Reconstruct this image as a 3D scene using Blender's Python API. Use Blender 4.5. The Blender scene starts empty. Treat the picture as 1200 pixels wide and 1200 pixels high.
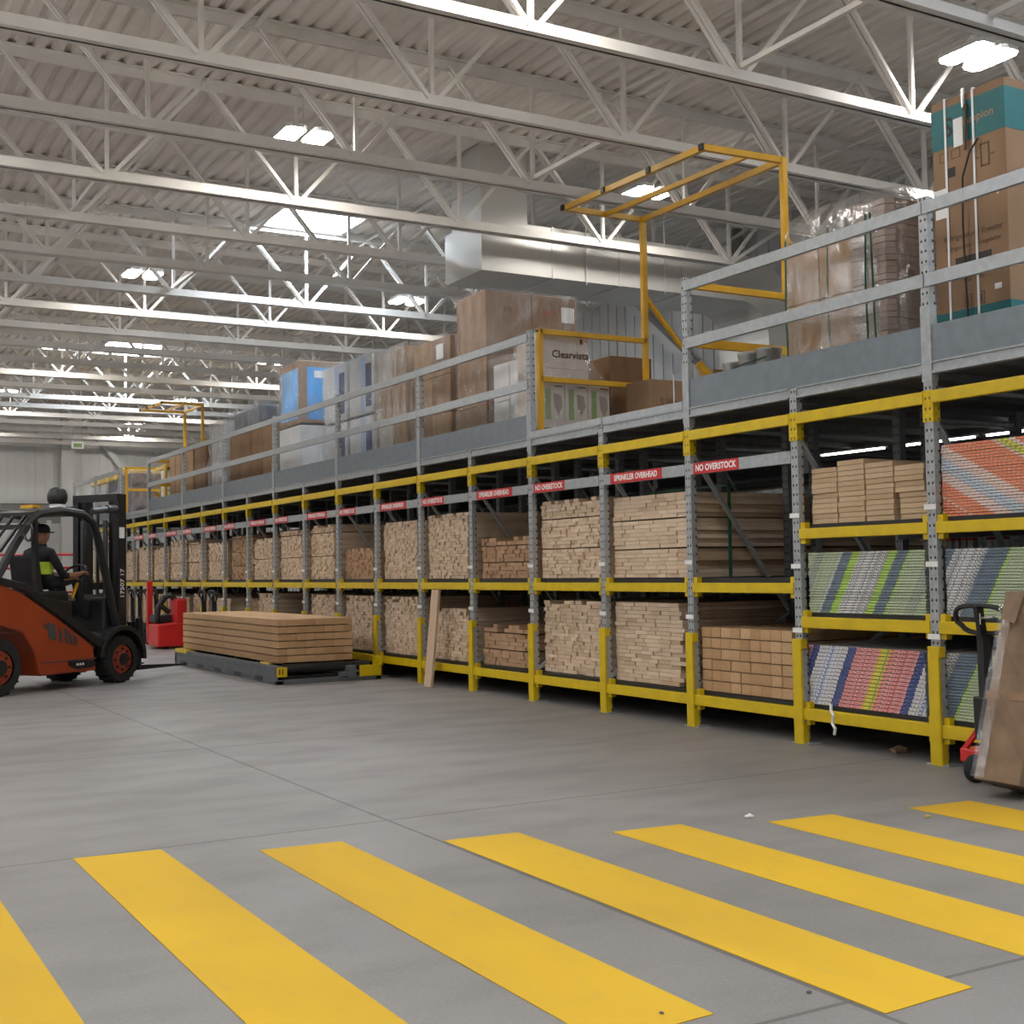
import bpy, bmesh, math, random
from mathutils import Vector, Matrix, Euler
random.seed(7)
C = bpy.context.scene.collection
R = math.radians
S = bpy.context.scene
vs_ = S.view_settings
S.display_settings.display_device = 'sRGB'; vs_.view_transform = 'Standard'; vs_.look = 'None'; vs_.gamma = 1; vs_.exposure = -.1; vs_.use_curve_mapping = False

# ------------------------------------------------------------------ materials
def nm(name):
    m = bpy.data.materials.new(name); m.use_nodes = True
    nt = m.node_tree; b = nt.nodes['Principled BSDF']
    return m, nt, b
def N(nt, t, **k):
    n = nt.nodes.new(t)
    for a, v in k.items(): setattr(n, a, v)
    return n
def math_node(nt, op, a, b=None):
    n = N(nt, 'ShaderNodeMath', operation=op)
    for i, v in enumerate((a, b)):
        if v is None: continue
        if isinstance(v, (int, float)): n.inputs[i].default_value = v
        else: nt.links.new(v, n.inputs[i])
    return n.outputs[0]
def mixc(nt, fac, a, b):
    n = N(nt, 'ShaderNodeMix', data_type='RGBA')
    for s, v in ((0, fac), (6, a), (7, b)):
        if isinstance(v, (int, float)): n.inputs[s].default_value = v
        elif isinstance(v, tuple): n.inputs[s].default_value = (*v[:3], 1)
        else: nt.links.new(v, n.inputs[s])
    return n.outputs[2]
def noise(nt, scale, detail=3, stretch=None, coord='Object'):
    tc = N(nt, 'ShaderNodeTexCoord'); v = tc.outputs[coord]
    if stretch:
        mp = N(nt, 'ShaderNodeMapping'); mp.inputs['Scale'].default_value = stretch
        nt.links.new(v, mp.inputs[0]); v = mp.outputs[0]
    n = N(nt, 'ShaderNodeTexNoise'); n.inputs['Scale'].default_value = scale; n.inputs['Detail'].default_value = detail
    nt.links.new(v, n.inputs['Vector']); return n.outputs['Fac']
def ramp(nt, f, lo, hi):
    n = N(nt, 'ShaderNodeMapRange'); n.inputs[1].default_value = lo; n.inputs[2].default_value = hi
    nt.links.new(f, n.inputs[0]); return n.outputs[0]
def plain(name, col, rough=.55, metal=0, var=.12, scale=6, bump=0, stretch=None):
    m, nt, b = nm(name)
    f = noise(nt, scale, 4, stretch)
    lo = tuple(c*(1-var) for c in col); hi = tuple(min(1, c*(1+var)) for c in col)
    nt.links.new(mixc(nt, ramp(nt, f, .3, .7), lo, hi), b.inputs['Base Color'])
    b.inputs['Roughness'].default_value = rough; b.inputs['Metallic'].default_value = metal
    if bump:
        bp = N(nt, 'ShaderNodeBump'); bp.inputs['Strength'].default_value = bump; bp.inputs['Distance'].default_value = .02
        nt.links.new(f, bp.inputs['Height']); nt.links.new(bp.outputs[0], b.inputs['Normal'])
    return m
def emit(name, col, s):
    m, nt, b = nm(name)
    b.inputs['Base Color'].default_value = (.8, .8, .8, 1)
    b.inputs['Emission Color'].default_value = (*col, 1); b.inputs['Emission Strength'].default_value = s
    return m
def wood(name, cols, grain=.25, rough=.75):
    m, nt, b = nm(name)
    g = N(nt, 'ShaderNodeNewGeometry'); oi = N(nt, 'ShaderNodeObjectInfo')
    r = math_node(nt, 'FRACT', math_node(nt, 'ADD', g.outputs['Random Per Island'], oi.outputs['Random']))
    cr = N(nt, 'ShaderNodeValToRGB'); e = cr.color_ramp.elements
    e[0].position = 0; e[0].color = (*cols[0], 1); e[1].position = 1; e[1].color = (*cols[-1], 1)
    for i, c in enumerate(cols[1:-1]):
        q = e.new((i+1)/(len(cols)-1)); q.color = (*c, 1)
    nt.links.new(r, cr.inputs[0])
    f = noise(nt, 9, 4, (.5, 5, 5))
    f2 = noise(nt, 5, 2, (.7, 1, 1))
    c1 = mixc(nt, math_node(nt, 'MULTIPLY', ramp(nt, f, .45, .75), grain), cr.outputs[0], tuple(c*.45 for c in cols[0]))
    c2 = mixc(nt, math_node(nt, 'MULTIPLY', ramp(nt, f2, .62, .75), .35), c1, tuple(c*.5 for c in cols[-1]))
    nt.links.new(c2, b.inputs['Base Color']); b.inputs['Roughness'].default_value = rough
    return m
def concrete():
    m, nt, b = nm('polished concrete')
    f1 = noise(nt, .35, 5); f2 = noise(nt, 1.6, 7, (.8, 1.5, 1)); f3 = noise(nt, 60, 2)
    c = mixc(nt, ramp(nt, f1, .3, .7), (.185, .170, .162), (.262, .245, .236))
    c = mixc(nt, math_node(nt, 'MULTIPLY', ramp(nt, f2, .48, .72), .42), c, (.13, .12, .115))
    c = mixc(nt, math_node(nt, 'MULTIPLY', ramp(nt, f3, .45, .7), .18), c, (.36, .35, .34))
    tc = N(nt, 'ShaderNodeTexCoord'); sp = N(nt, 'ShaderNodeSeparateXYZ'); nt.links.new(tc.outputs['Object'], sp.inputs[0])
    j = None
    for ax, off in ((0, 3.035), (1, 6.77)):
        pr = 7.3 if ax == 0 else 3.65
        s = math_node(nt, 'ADD', sp.outputs[ax], -off + 7.3*20)
        s = math_node(nt, 'MODULO', s, pr)
        s = math_node(nt, 'MINIMUM', s, math_node(nt, 'SUBTRACT', pr, s))
        s = math_node(nt, 'LESS_THAN', s, .011)
        j = s if j is None else math_node(nt, 'MAXIMUM', j, s)
    c = mixc(nt, math_node(nt, 'MULTIPLY', j, .65), c, (.06, .055, .05))
    nt.links.new(c, b.inputs['Base Color'])
    nt.links.new(math_node(nt, 'ADD', math_node(nt, 'MULTIPLY', f2, .3), .38), b.inputs['Roughness'])
    return m
def stripe_paint():
    m, nt, b = nm('yellow floor paint')
    f = noise(nt, 1.2, 5, (1, .5, 1)); f2 = noise(nt, 14, 6, (1, .35, 1))
    c = mixc(nt, ramp(nt, f, .3, .7), (.56, .335, .026), (.69, .42, .022))
    c = mixc(nt, math_node(nt, 'MULTIPLY', ramp(nt, f2, .62, .8), .45), c, (.42, .30, .12))
    nt.links.new(c, b.inputs['Base Color']); b.inputs['Roughness'].default_value = .75; b.inputs['Specular IOR Level'].default_value = .25
    return m
def holed(name, col, dark):
    m, nt, b = nm(name)
    tc = N(nt, 'ShaderNodeTexCoord'); sp = N(nt, 'ShaderNodeSeparateXYZ'); nt.links.new(tc.outputs['Object'], sp.inputs[0])
    g = N(nt, 'ShaderNodeNewGeometry'); sn = N(nt, 'ShaderNodeSeparateXYZ'); nt.links.new(g.outputs['Normal'], sn.inputs[0])
    front = math_node(nt, 'GREATER_THAN', math_node(nt, 'ABSOLUTE', sn.outputs[0]), .5)
    a = math_node(nt, 'SUBTRACT', math_node(nt, 'ABSOLUTE', sp.outputs[1]), .019)
    s = math_node(nt, 'SUBTRACT', sp.outputs[0], .05)
    u = math_node(nt, 'ADD', math_node(nt, 'MULTIPLY', a, front), math_node(nt, 'MULTIPLY', s, math_node(nt, 'SUBTRACT', 1, front)))
    z = math_node(nt, 'SUBTRACT', math_node(nt, 'MODULO', math_node(nt, 'ADD', sp.outputs[2], 1.), .076), .038)
    r = math_node(nt, 'SQRT', math_node(nt, 'ADD', math_node(nt, 'POWER', u, 2), math_node(nt, 'POWER', math_node(nt, 'MULTIPLY', z, .75), 2)))
    h = math_node(nt, 'LESS_THAN', r, .0085)
    f = noise(nt, 25, 4)
    c = mixc(nt, ramp(nt, f, .3, .7), tuple(x*.82 for x in col), tuple(x*1.15 for x in col))
    nt.links.new(mixc(nt, h, c, dark), b.inputs['Base Color'])
    b.inputs['Metallic'].default_value = .35; b.inputs['Roughness'].default_value = .42
    return m
def printed(name, base, ink, sy=55, sz=170, thr=.52, amt=.8):
    m, nt, b = nm(name)
    f = noise(nt, 1, 1, (0, sy, sz), 'Object')
    k = math_node(nt, 'GREATER_THAN', f, thr)
    nt.links.new(mixc(nt, math_node(nt, 'MULTIPLY', k, amt), base, ink), b.inputs['Base Color'])
    b.inputs['Roughness'].default_value = .45
    return m
def wrapmat(name, tint=(.9, .9, .92), opac=.15):
    m, nt, b = nm(name)
    out = nt.nodes['Material Output']; nt.nodes.remove(b)
    t = N(nt, 'ShaderNodeBsdfTransparent'); g = N(nt, 'ShaderNodeBsdfGlossy'); d = N(nt, 'ShaderNodeBsdfDiffuse')
    g.inputs['Roughness'].default_value = .1; d.inputs['Color'].default_value = (*tint, 1)
    f = noise(nt, 7, 5, (1, 1, .45)); bp = N(nt, 'ShaderNodeBump'); bp.inputs['Strength'].default_value = 1; bp.inputs['Distance'].default_value = .06
    nt.links.new(f, bp.inputs['Height']); nt.links.new(bp.outputs[0], g.inputs['Normal'])
    m1 = N(nt, 'ShaderNodeMixShader'); m1.inputs[0].default_value = .75
    nt.links.new(d.outputs[0], m1.inputs[1]); nt.links.new(g.outputs[0], m1.inputs[2])
    m2 = N(nt, 'ShaderNodeMixShader')
    nt.links.new(math_node(nt, 'MULTIPLY', ramp(nt, f, .25, .75), opac*2), m2.inputs[0])
    nt.links.new(t.outputs[0], m2.inputs[1]); nt.links.new(m1.outputs[0], m2.inputs[2])
    nt.links.new(m2.outputs[0], out.inputs[0])
    return m
M = dict(
    floor=concrete(), stripe=stripe_paint(),
    steel=plain('galvanised steel', (.36, .38, .39), .4, .35, .14, 18),
    lightsteel=plain('bright galvanised steel', (.38, .40, .41), .38, .3, .1, 18),
    kick=plain('galvanised kick plate', (.175, .20, .225), .42, .35, .1, 9),
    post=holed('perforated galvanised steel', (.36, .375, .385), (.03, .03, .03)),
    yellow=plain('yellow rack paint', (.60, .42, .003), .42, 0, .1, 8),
    rpost_shaded=holed('shaded perforated steel', (.17, .175, .18), (.02, .02, .02)),  # rear posts: shade under the platform painted into the steel colour
    ycollar=holed('yellow perforated paint', (.60, .42, .008), (.12, .08, .01)),
    gate=plain('orange yellow gate paint', (.66, .36, .012), .35, 0, .08, 5),
    white=plain('white joist paint', (.76, .735, .70), .5, 0, .06, 3),
    deck=plain('white roof deck', (.75, .70, .65), .6, 0, .1, 1.2),
    duct=plain('duct sheet', (.58, .57, .545), .35, .15, .06, .8),
    wall=plain('grey wall panel', (.52, .52, .52), .6, 0, .05, .6),
    farwall=plain('far wall panel', (.72, .72, .71), .6, 0, .05, .5),
    band=plain('grey wall band', (.30, .30, .295), .6, 0, .05, .5),
    dock=plain('white dock door', (.82, .83, .84), .5, 0, .04, 1),
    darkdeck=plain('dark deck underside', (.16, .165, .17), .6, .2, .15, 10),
    black=plain('black paint', (.012, .012, .013), .42, 0, .2, 6),
    rubber=plain('black rubber', (.014, .014, .014), .8, 0, .3, 12),
    dgrey=plain('dark grey paint', (.06, .063, .07), .45, 0, .15, 6),
    pgrey=plain('platform grey paint', (.115, .125, .14), .45, .1, .15, 6),
    red=plain('red paint', (.55, .016, .014), .35, 0, .08, 5),
    orange=plain('orange red truck paint', (.33, .05, .013), .32, 0, .08, 3),
    hub=plain('red hub paint', (.28, .04, .015), .5, 0, .1, 8),
    card=plain('cardboard', (.265, .16, .09), .8, 0, .1, 4),
    cardbox=plain('worn cardboard', (.205, .135, .085), .8, 0, .2, 5), card2=plain('dark cardboard', (.22, .125, .065), .8, 0, .1, 4),
    card3=plain('tan cardboard', (.37, .235, .13), .8, 0, .08, 4),
    whitebox=plain('white carton', (.62, .61, .60), .6, 0, .05, 3),
    cream=plain('cream carton', (.56, .50, .45), .7, 0, .06, 3),
    teal=plain('teal print', (.004, .125, .135), .6, 0, .06, 4),
    blue=plain('sky blue print', (.09, .32, .66), .4, 0, .4, 2.0),
    dblue=plain('navy print', (.014, .035, .14), .45, 0, .15, 4),
    lblue=plain('pale blue print', (.34, .50, .72), .45, 0, .15, 3),
    green=plain('green print', (.20, .30, .10), .6, 0, .1, 4),
    gstrap=plain('green strapping', (.01, .09, .05), .5, 0, .1, 4),
    paper=plain('white label paper', (.78, .78, .77), .6, 0, .04, 4),
    ink=plain('black ink', (.03, .025, .02), .7, 0, .1, 5),
    brink=plain('brown ink', (.11, .065, .035), .7, 0, .1, 5),
    signred=plain('sign red', (.50, .018, .02), .5, 0, .05, 5),
    lime=plain('lime tape', (.42, .68, .12), .5, 0, .05, 5),
    skin=plain('skin', (.36, .17, .10), .55, 0, .08, 8),
    cloth=plain('black clothing', (.014, .014, .017), .85, 0, .2, 20),
    hivis=plain('hi vis cloth', (.45, .62, .04), .7, 0, .1, 20),
    palletwood=plain('pallet wood', (.34, .24, .15), .8, 0, .2, 6),
    metal=plain('bright tin', (.55, .56, .56), .28, .8, .1, 8),
    glass=plain('clear cab glass', (.5, .5, .5), .1, 0, .05, 3),
    sack=plain('grey brown sacks', (.30, .235, .205), .6, 0, .15, 5),
    purple=plain('grey purple sacks', (.22, .17, .18), .5, 0, .3, 4),
    yellowpack=plain('yellow pack', (.72, .50, .13), .6, 0, .2, 4),
    leaf=plain('green leaves', (.05, .13, .03), .6, 0, .3, 8),
    board=wood('pale lumber', [(.56, .41, .275), (.66, .505, .36), (.50, .35, .225), (.70, .55, .41), (.60, .44, .295)]),
    timber=wood('brown timber', [(.45, .265, .125), (.52, .325, .165), (.39, .225, .105), (.55, .355, .19)], .35),
    brownboard=wood('brown lumber', [(.37, .215, .12), (.44, .275, .155), (.33, .19, .105), (.47, .29, .18)], .35),
    plank=wood('wide plank wood', [(.47, .33, .20), (.54, .39, .245), (.44, .30, .175)], .2),
    gyp=plain('gypsum paper', (.33, .33, .31), .8, 0, .06, 5),
    lamp=emit('lamp panel', (1, .95, .88), 95), lamprim=plain('lamp housing', (.6, .6, .6), .5),
    sky=emit('daylight glazing', (.80, .90, 1), 50), strip=emit('strip tube', (1, .98, .93), 9),
    wrap=wrapmat('stretch wrap'), wrapn=wrapmat('thick stretch wrap', (.85,.83,.82), .27), wrapw=wrapmat('milky stretch wrap', (.85, .86, .88), .3), wrapb=wrapmat('blue stretch wrap', (.55, .7, .95), .2),
    d_red=printed('red printed tape', (.50, .075, .07), (.75, .62, .60)), d_navy=printed('navy printed tape', (.022, .04, .17), (.25, .30, .5), thr=.6),
    d_white=printed('white printed tape', (.66, .65, .65), (.18, .16, .20), thr=.56), d_yel2=printed('plain yellow tape', (.60, .42, .05), (.6, .45, .05), thr=.9), d_dgreen=printed('grey green printed tape', (.24, .29, .24), (.42, .46, .38), thr=.5), d_yel=printed('yellow printed tape', (.62, .56, .06), (.05, .2, .1), 45, 60, .56),
    d_whiteblue=printed('white blue printed tape', (.60, .62, .67), (.06, .1, .3), 45, 60, .52),
    d_pgreen=printed('pale green printed tape', (.46, .52, .36), (.16, .26, .13), 70, 200, .55), d_slate=printed('slate printed tape', (.10, .14, .19), (.28, .33, .38), thr=.58),
    d_lime=printed('lime printed tape', (.33, .52, .05), (.5, .6, .3), thr=.6), d_grey=printed('grey white printed tape', (.62, .62, .62), (.09, .09, .10), 60, 70, .54),
    d_orange=printed('orange printed tape', (.60, .14, .045), (.70, .50, .42), 60, 190, .56), d_lblue=printed('light blue printed tape', (.50, .53, .57), (.16, .26, .40), 60, 120, .55),
    d_pink=printed('pale printed tape', (.64, .56, .54), (.56, .2, .12), 60, 150, .55),
)

# ------------------------------------------------------------------ mesh helpers
class MB:
    def __init__(s): s.v = []; s.f = []; s.m = []; s.mats = []
    def mi(s, mat):
        if mat not in s.mats: s.mats.append(mat)
        return s.mats.index(mat)
    def add(s, vs, fs, mat=None):
        o = len(s.v); s.v += [tuple(v) for v in vs]; k = s.mi(mat) if mat else 0
        for f in fs: s.f.append([i+o for i in f]); s.m.append(k)
    def box(s, lo, hi, mat=None, T=None):
        x0, y0, z0 = lo; x1, y1, z1 = hi
        v = [(x0,y0,z0),(x1,y0,z0),(x1,y1,z0),(x0,y1,z0),(x0,y0,z1),(x1,y0,z1),(x1,y1,z1),(x0,y1,z1)]
        if T: v = [T @ Vector(q) for q in v]
        s.add(v, [(0,3,2,1),(4,5,6,7),(0,1,5,4),(1,2,6,5),(2,3,7,6),(3,0,4,7)], mat); return s
    def bar(s, p, q, w, h=None, mat=None, up=(0,0,1)):
        p, q = Vector(p), Vector(q); d = (q-p); L = d.length; d.normalize(); h = h or w
        u = Vector(up)
        if abs(d.dot(u)) > .98: u = Vector((0,1,0))
        a = d.cross(u).normalized(); b = a.cross(d)
        T = Matrix((a, d, b)).transposed().to_4x4(); T.translation = p
        return s.box((-w/2,0,-h/2), (w/2,L,h/2), mat, T)
    def tube(s, p, q, r, r2=None, n=12, mat=None):
        p, q = Vector(p), Vector(q); d = (q-p).normalized(); r2 = r if r2 is None else r2
        u = Vector((0,0,1)) if abs(d.z) < .9 else Vector((1,0,0))
        a = d.cross(u).normalized(); b = a.cross(d)
        vs = [p+(a*math.cos(t)+b*math.sin(t))*r for t in [2*math.pi*i/n for i in range(n)]] + [q+(a*math.cos(t)+b*math.sin(t))*r2 for t in [2*math.pi*i/n for i in range(n)]]
        fs = [(i,(i+1)%n,n+(i+1)%n,n+i) for i in range(n)] + [tuple(range(n))[::-1], tuple(range(n,2*n))]
        s.add(vs, fs, mat); return s
    def path(s, pts, r, n=8, closed=False, mat=None):
        pts = [Vector(q) for q in pts]; m = len(pts); vs = []; prev = None
        for i, q in enumerate(pts):
            a = pts[(i-1) % m] if closed or i else pts[i]; b = pts[(i+1) % m] if closed or i < m-1 else pts[i]
            d = (b-a).normalized()
            if prev is None:
                u = Vector((0,0,1)) if abs(d.z) < .9 else Vector((1,0,0)); x = d.cross(u).normalized()
            else: x = (prev - d*prev.dot(d)).normalized()
            prev = x; y = d.cross(x)
            vs += [q+(x*math.cos(t)+y*math.sin(t))*r for t in [2*math.pi*k/n for k in range(n)]]
        fs = []
        for i in range(m if closed else m-1):
            j = (i+1) % m
            for k in range(n): fs.append((i*n+k, i*n+(k+1)%n, j*n+(k+1)%n, j*n+k))
        if not closed: fs += [tuple(range(n))[::-1], tuple(range((m-1)*n, m*n))]
        s.add(vs, fs, mat); return s
    def prism(s, poly, a, b, T=lambda u, v, w: (u, w, v), mat=None):
        n = len(poly); vs = [T(u, v, a) for u, v in poly] + [T(u, v, b) for u, v in poly]
        s.add(vs, [tuple(range(n)), tuple(range(n,2*n))[::-1]] + [(i, n+i, n+(i+1)%n, (i+1)%n) for i in range(n)], mat); return s
    def lathe(s, prof, c, axis='z', n=24, mat=None, cap=True):
        vs = []
        for r, h in prof:
            for k in range(n):
                t = 2*math.pi*k/n; x, y = r*math.cos(t), r*math.sin(t)
                q = (x, y, h) if axis == 'z' else ((x, h, y) if axis == 'y' else (h, x, y))
                vs.append((c[0]+q[0], c[1]+q[1], c[2]+q[2]))
        m = len(prof)
        fs = [(i*n+k, i*n+(k+1)%n, (i+1)*n+(k+1)%n, (i+1)*n+k) for i in range(m-1) for k in range(n)]
        if cap: fs += [tuple(range(n))[::-1], tuple(range((m-1)*n, m*n))]
        s.add(vs, fs, mat); return s
    def build(s, name, mat=None, parent=None, smooth=False, bevel=0, loc=None, sub=0):
        me = bpy.data.meshes.new(name); me.from_pydata(s.v, [], s.f)
        mats = s.mats or [mat]
        for q in mats: me.materials.append(M[q] if isinstance(q, str) else q)
        if s.mats: me.polygons.foreach_set('material_index', s.m)
        bm = bmesh.new(); bm.from_mesh(me); bmesh.ops.recalc_face_normals(bm, faces=bm.faces[:]); bm.to_mesh(me); bm.free()
        o = bpy.data.objects.new(name, me); C.objects.link(o)
        if parent: o.parent = parent
        if loc: o.location = loc
        if smooth:
            for p in me.polygons: p.use_smooth = True
            me.set_sharp_from_angle(angle=R(40))
        if bevel:
            b = o.modifiers.new('bevel', 'BEVEL'); b.width = bevel; b.segments = 2; b.limit_method = 'ANGLE'
        if sub: q = o.modifiers.new('sub', 'SUBSURF'); q.levels = q.render_levels = sub
        return o
def B(lo, hi, name, mat, parent=None, **k): return MB().box(lo, hi).build(name, mat, parent, **k)
def thing(name, label, cat, loc=(0,0,0), rz=0, group=None):
    o = bpy.data.objects.new(name, None); C.objects.link(o); o.location = loc; o.rotation_euler = (0,0,rz)
    o.empty_display_size = .1
    return tag(o, label, cat, group)
def tag(o, label, cat, group=None, kind=None):
    o['label'] = label; o['category'] = cat
    if group: o['group'] = group
    if kind: o['kind'] = kind
    return o
def struct(o, label=None):
    o['kind'] = 'structure'
    if label: o['label'] = label
    return o
def dup(root, loc=None, rz=None, label=None, group=None):
    r = root.copy(); C.objects.link(r)
    if loc is not None: r.location = loc
    if rz is not None: r.rotation_euler = (0,0,rz)
    if label: r['label'] = label
    if group: r['group'] = group
    for ch in list(root.children):
        c = ch.copy(); C.objects.link(c); c.parent = r
        for g in ch.children:
            d = g.copy(); C.objects.link(d); d.parent = c
    return r
def text(body, name, mat, parent, T, size, bold=0, align='CENTER', sx=1):
    cu = bpy.data.curves.new(name, 'FONT'); cu.body = body; cu.size = size; cu.align_x = align; cu.align_y = 'CENTER'
    cu.extrude = .0006; cu.offset = bold; cu.resolution_u = 3; cu.space_character = 1.02
    t = bpy.data.objects.new(name, cu); C.objects.link(t)
    dg = bpy.context.evaluated_depsgraph_get(); dg.update()
    me = bpy.data.meshes.new_from_object(t.evaluated_get(dg)); bpy.data.objects.remove(t)
    me.transform(T @ Matrix.Diagonal((sx,1,1,1))); me.materials.clear(); me.materials.append(M[mat])
    o = bpy.data.objects.new(name, me); C.objects.link(o); o.parent = parent
    return o
def face_negx(x, y, z):   # text that reads from the -X side (right of the text points to -Y)
    return Matrix(((0,0,-1,x),(-1,0,0,y),(0,1,0,z),(0,0,0,1)))
def face_negy(x, y, z):   # text that reads from the -Y side
    return Matrix(((1,0,0,x),(0,0,-1,y),(0,1,0,z),(0,0,0,1)))
ORD = ['first','second','third','fourth','fifth','sixth','seventh','eighth','ninth','tenth','eleventh','twelfth','thirteenth','fourteenth','fifteenth','sixteenth','seventeenth','eighteenth','nineteenth','twentieth','twenty-first','twenty-second','twenty-third','twenty-fourth','twenty-fifth','twenty-sixth']

# ------------------------------------------------------------------ camera
cam = bpy.data.cameras.new('camera'); co = bpy.data.objects.new('camera', cam); C.objects.link(co)
yaw, pit, rol = R(29.914), R(2.632), R(-.9)
fw = Vector((math.sin(yaw)*math.cos(pit), math.cos(yaw)*math.cos(pit), math.sin(pit)))
rt = Vector((math.cos(yaw), -math.sin(yaw), 0)); up = rt.cross(fw)
r2 = rt*math.cos(rol) + up*math.sin(rol); u2 = -rt*math.sin(rol) + up*math.cos(rol)
mw = Matrix((r2, u2, -fw)).transposed().to_4x4(); mw.translation = (0, 0, 1.4258)
co.matrix_world = mw
cam.sensor_width = 36; cam.sensor_fit = 'HORIZONTAL'; cam.lens = 36*1487.3/1200; cam.clip_end = 200; cam.clip_start = .05
S.camera = co

# ------------------------------------------------------------------ setting
WX, YF = 14.6, 46.0
struct(B((-12,-9,-.12), (WX,YF,0), 'floor', 'floor'))
zd = 7.36
mb = MB(); x = -12.0; prof = []
while x < WX:
    prof += [(x,zd),(x+.10,zd),(x+.125,zd+.045),(x+.175,zd+.045)]; x += .2
n = len(prof); vs = [(a,-9,c) for a,c in prof] + [(a,YF,c) for a,c in prof]
mb.add(vs, [(i,i+1,n+i+1,n+i) for i in range(n-1)])
struct(mb.build('ceiling', 'deck'))
struct(B((-12,-9,7.45), (WX,YF,7.55), 'roof', 'deck'))
mb = MB().box((WX,-9,0), (WX+.15,YF,zd+.1))
for k in range(180): mb.box((WX-.02,-8.9+k*.305,0), (WX,-8.82+k*.305,zd))
struct(mb.build('wall_right', 'wall'))
mb = MB().box((-12,YF,4.1), (WX,YF+.2,zd+.1), 'farwall')
for k in range(86): mb.box((-12+k*.31,YF-.02,4.15), (-11.9+k*.31,YF,zd), 'farwall')
mb.box((-12,YF-.06,3.98), (WX,YF,4.12), 'farwall'); mb.box((-12,YF,3.3), (WX,YF+.2,4.1), 'band'); mb.box((-12,YF,0), (WX,YF+.2,3.3), 'farwall')
struct(mb.build('wall_far', None))
struct(B((-12.15,-9,0), (-12,YF,zd+.1), 'wall_left', 'farwall'))
struct(B((-12,-9.15,0), (WX,-9,zd+.1), 'wall_back', 'farwall'))
d = struct(B((4.0,YF-.05,0), (7.9,YF,3.3), 'door_1', 'dock'))
struct(MB().box((3.85,YF-.1,0), (4.0,YF,3.4)).box((7.9,YF-.1,0), (8.05,YF,3.4)).build('door_frame', 'farwall', d))
struct(MB().box((8.35,YF-.35,0), (8.75,YF-.05,zd)).build('column', 'farwall'))
struct(MB().bar((9.1,YF-.2,6.9), (11.0,YF-.2,4.6), .18, .18).build('trim_brace', 'farwall'))
for i, y in enumerate((17.2, 24.8, 32.4, 9.6)):
    struct(MB().box((WX-.34,y-.18,0), (WX-.30,y+.18,zd)).box((WX-.06,y-.18,0), (WX-.02,y+.18,zd)).box((WX-.3,y-.02,0), (WX-.06,y+.02,zd)).build('column', 'duct'))
struct(MB().bar((WX-.2,20.6,6.9), (WX-.2,17.4,4.4), .16, .16).build('trim_brace', 'wall'))

# roof joists: chords and webs at panel points that line up down the building
YJ, DJ, X0, PX = 10.983, 1.9, .905, 2.29
zb, zt = 6.03, 7.29
def make_joist(y):
    t = bpy.data.objects.new('roof_joist', None); C.objects.link(t); t.location = (0,y,0); struct(t)
    MB().box((-11,-.085,zb-.06), (12.45,-.012,zb-.045)).box((-11,.012,zb-.06), (12.45,.085,zb-.045)).box((-11,-.024,zb-.06), (12.45,-.012,zb+.07)).box((-11,.012,zb-.06), (12.45,.024,zb+.07)).build('bottom_chord', 'white', t)
    MB().box((-12,-.085,zt+.055), (WX,-.012,zt+.07)).box((-12,.012,zt+.055), (WX,.085,zt+.07)).box((-12,-.024,zt-.06), (WX,-.012,zt+.06)).box((-12,.012,zt-.06), (WX,.024,zt+.06)).build('top_chord', 'white', t)
    k = -5
    while X0 + PX*k < 12.5:
        x = X0 + PX*k
        MB().box((x-.022,-.022,zb), (x+.022,.022,zt)).build('web_post', 'white', t)
        for sy in (-1, 1): pass
        m_ = MB()
        for sy in (-.032, .032): m_.bar((x-.05,sy,zb+.02), (x-1.12,sy,zt), .04, .045, up=(0,1,0))
        m_.build('web_diagonal', 'white', t)
        MB().bar((x+.05,0,zb+.02), (x+1.12,0,zt), .045, .045, up=(0,1,0)).build('web_diagonal', 'white', t)
        k += 1
    MB().bar((12.4,0,zb), (WX-.15,0,zt), .05, .05, up=(0,1,0)).build('web_diagonal', 'white', t)
    return t
j0 = make_joist(YJ-4*DJ)
joists = {-4: j0}
for j in range(-3, 19): joists[j] = dup(j0, (0, YJ+DJ*j, 0))
# horizontal bridging between bottom chords and light rods between top chords
mb = MB()
for (xa, ja, xb, jb) in ((7.77, 1, 7.77, 0), (7.77, -1, 7.77, -2), (8.94, -2, 8.94, -3), (5.48, 5, 5.48, 4), (3.19, 3, 3.19, 2)):
    b_ = MB().bar((xa, YJ+DJ*ja, zb+.09), (xb, YJ+DJ*jb, zb+.09), .05, .05); struct(b_.build('trim_bridging', 'white'))
for x in (4.33, 8.9, 12.9): struct(MB().box((x-.02,1,zt-.03), (x+.02,YF,zt+.0)).build('trim_bridging', 'white'))
for x in (): struct(MB().box((x-.02,1,zb+.07), (x+.02,YF,zb+.1)).build('trim_bridging', 'white'))
# skylights
for (x0, x1, y0, y1) in ((6.95,8.35,19.25,20.35), (7.05,8.45,32.3,33.7), (-5,-3.5,12,14), (-5,-3.5,25,27), (0.6,2.2,2.2,3.4), (8.9,10.3,1.4,3.3)):
    w = B((x0,y0,zd-.06), (x1,y1,zd-.04), 'window_skylight', 'sky'); struct(w)
    struct(MB().box((x0-.08,y0-.08,zd-.07), (x0,y1+.08,zd+.02)).box((x1,y0-.08,zd-.07), (x1+.08,y1+.08,zd+.02)).box((x0,y0-.08,zd-.07), (x1,y0,zd+.02)).box((x0,y1,zd-.07), (x1,y1+.08,zd+.02)).build('window_frame', 'white', w))
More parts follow.
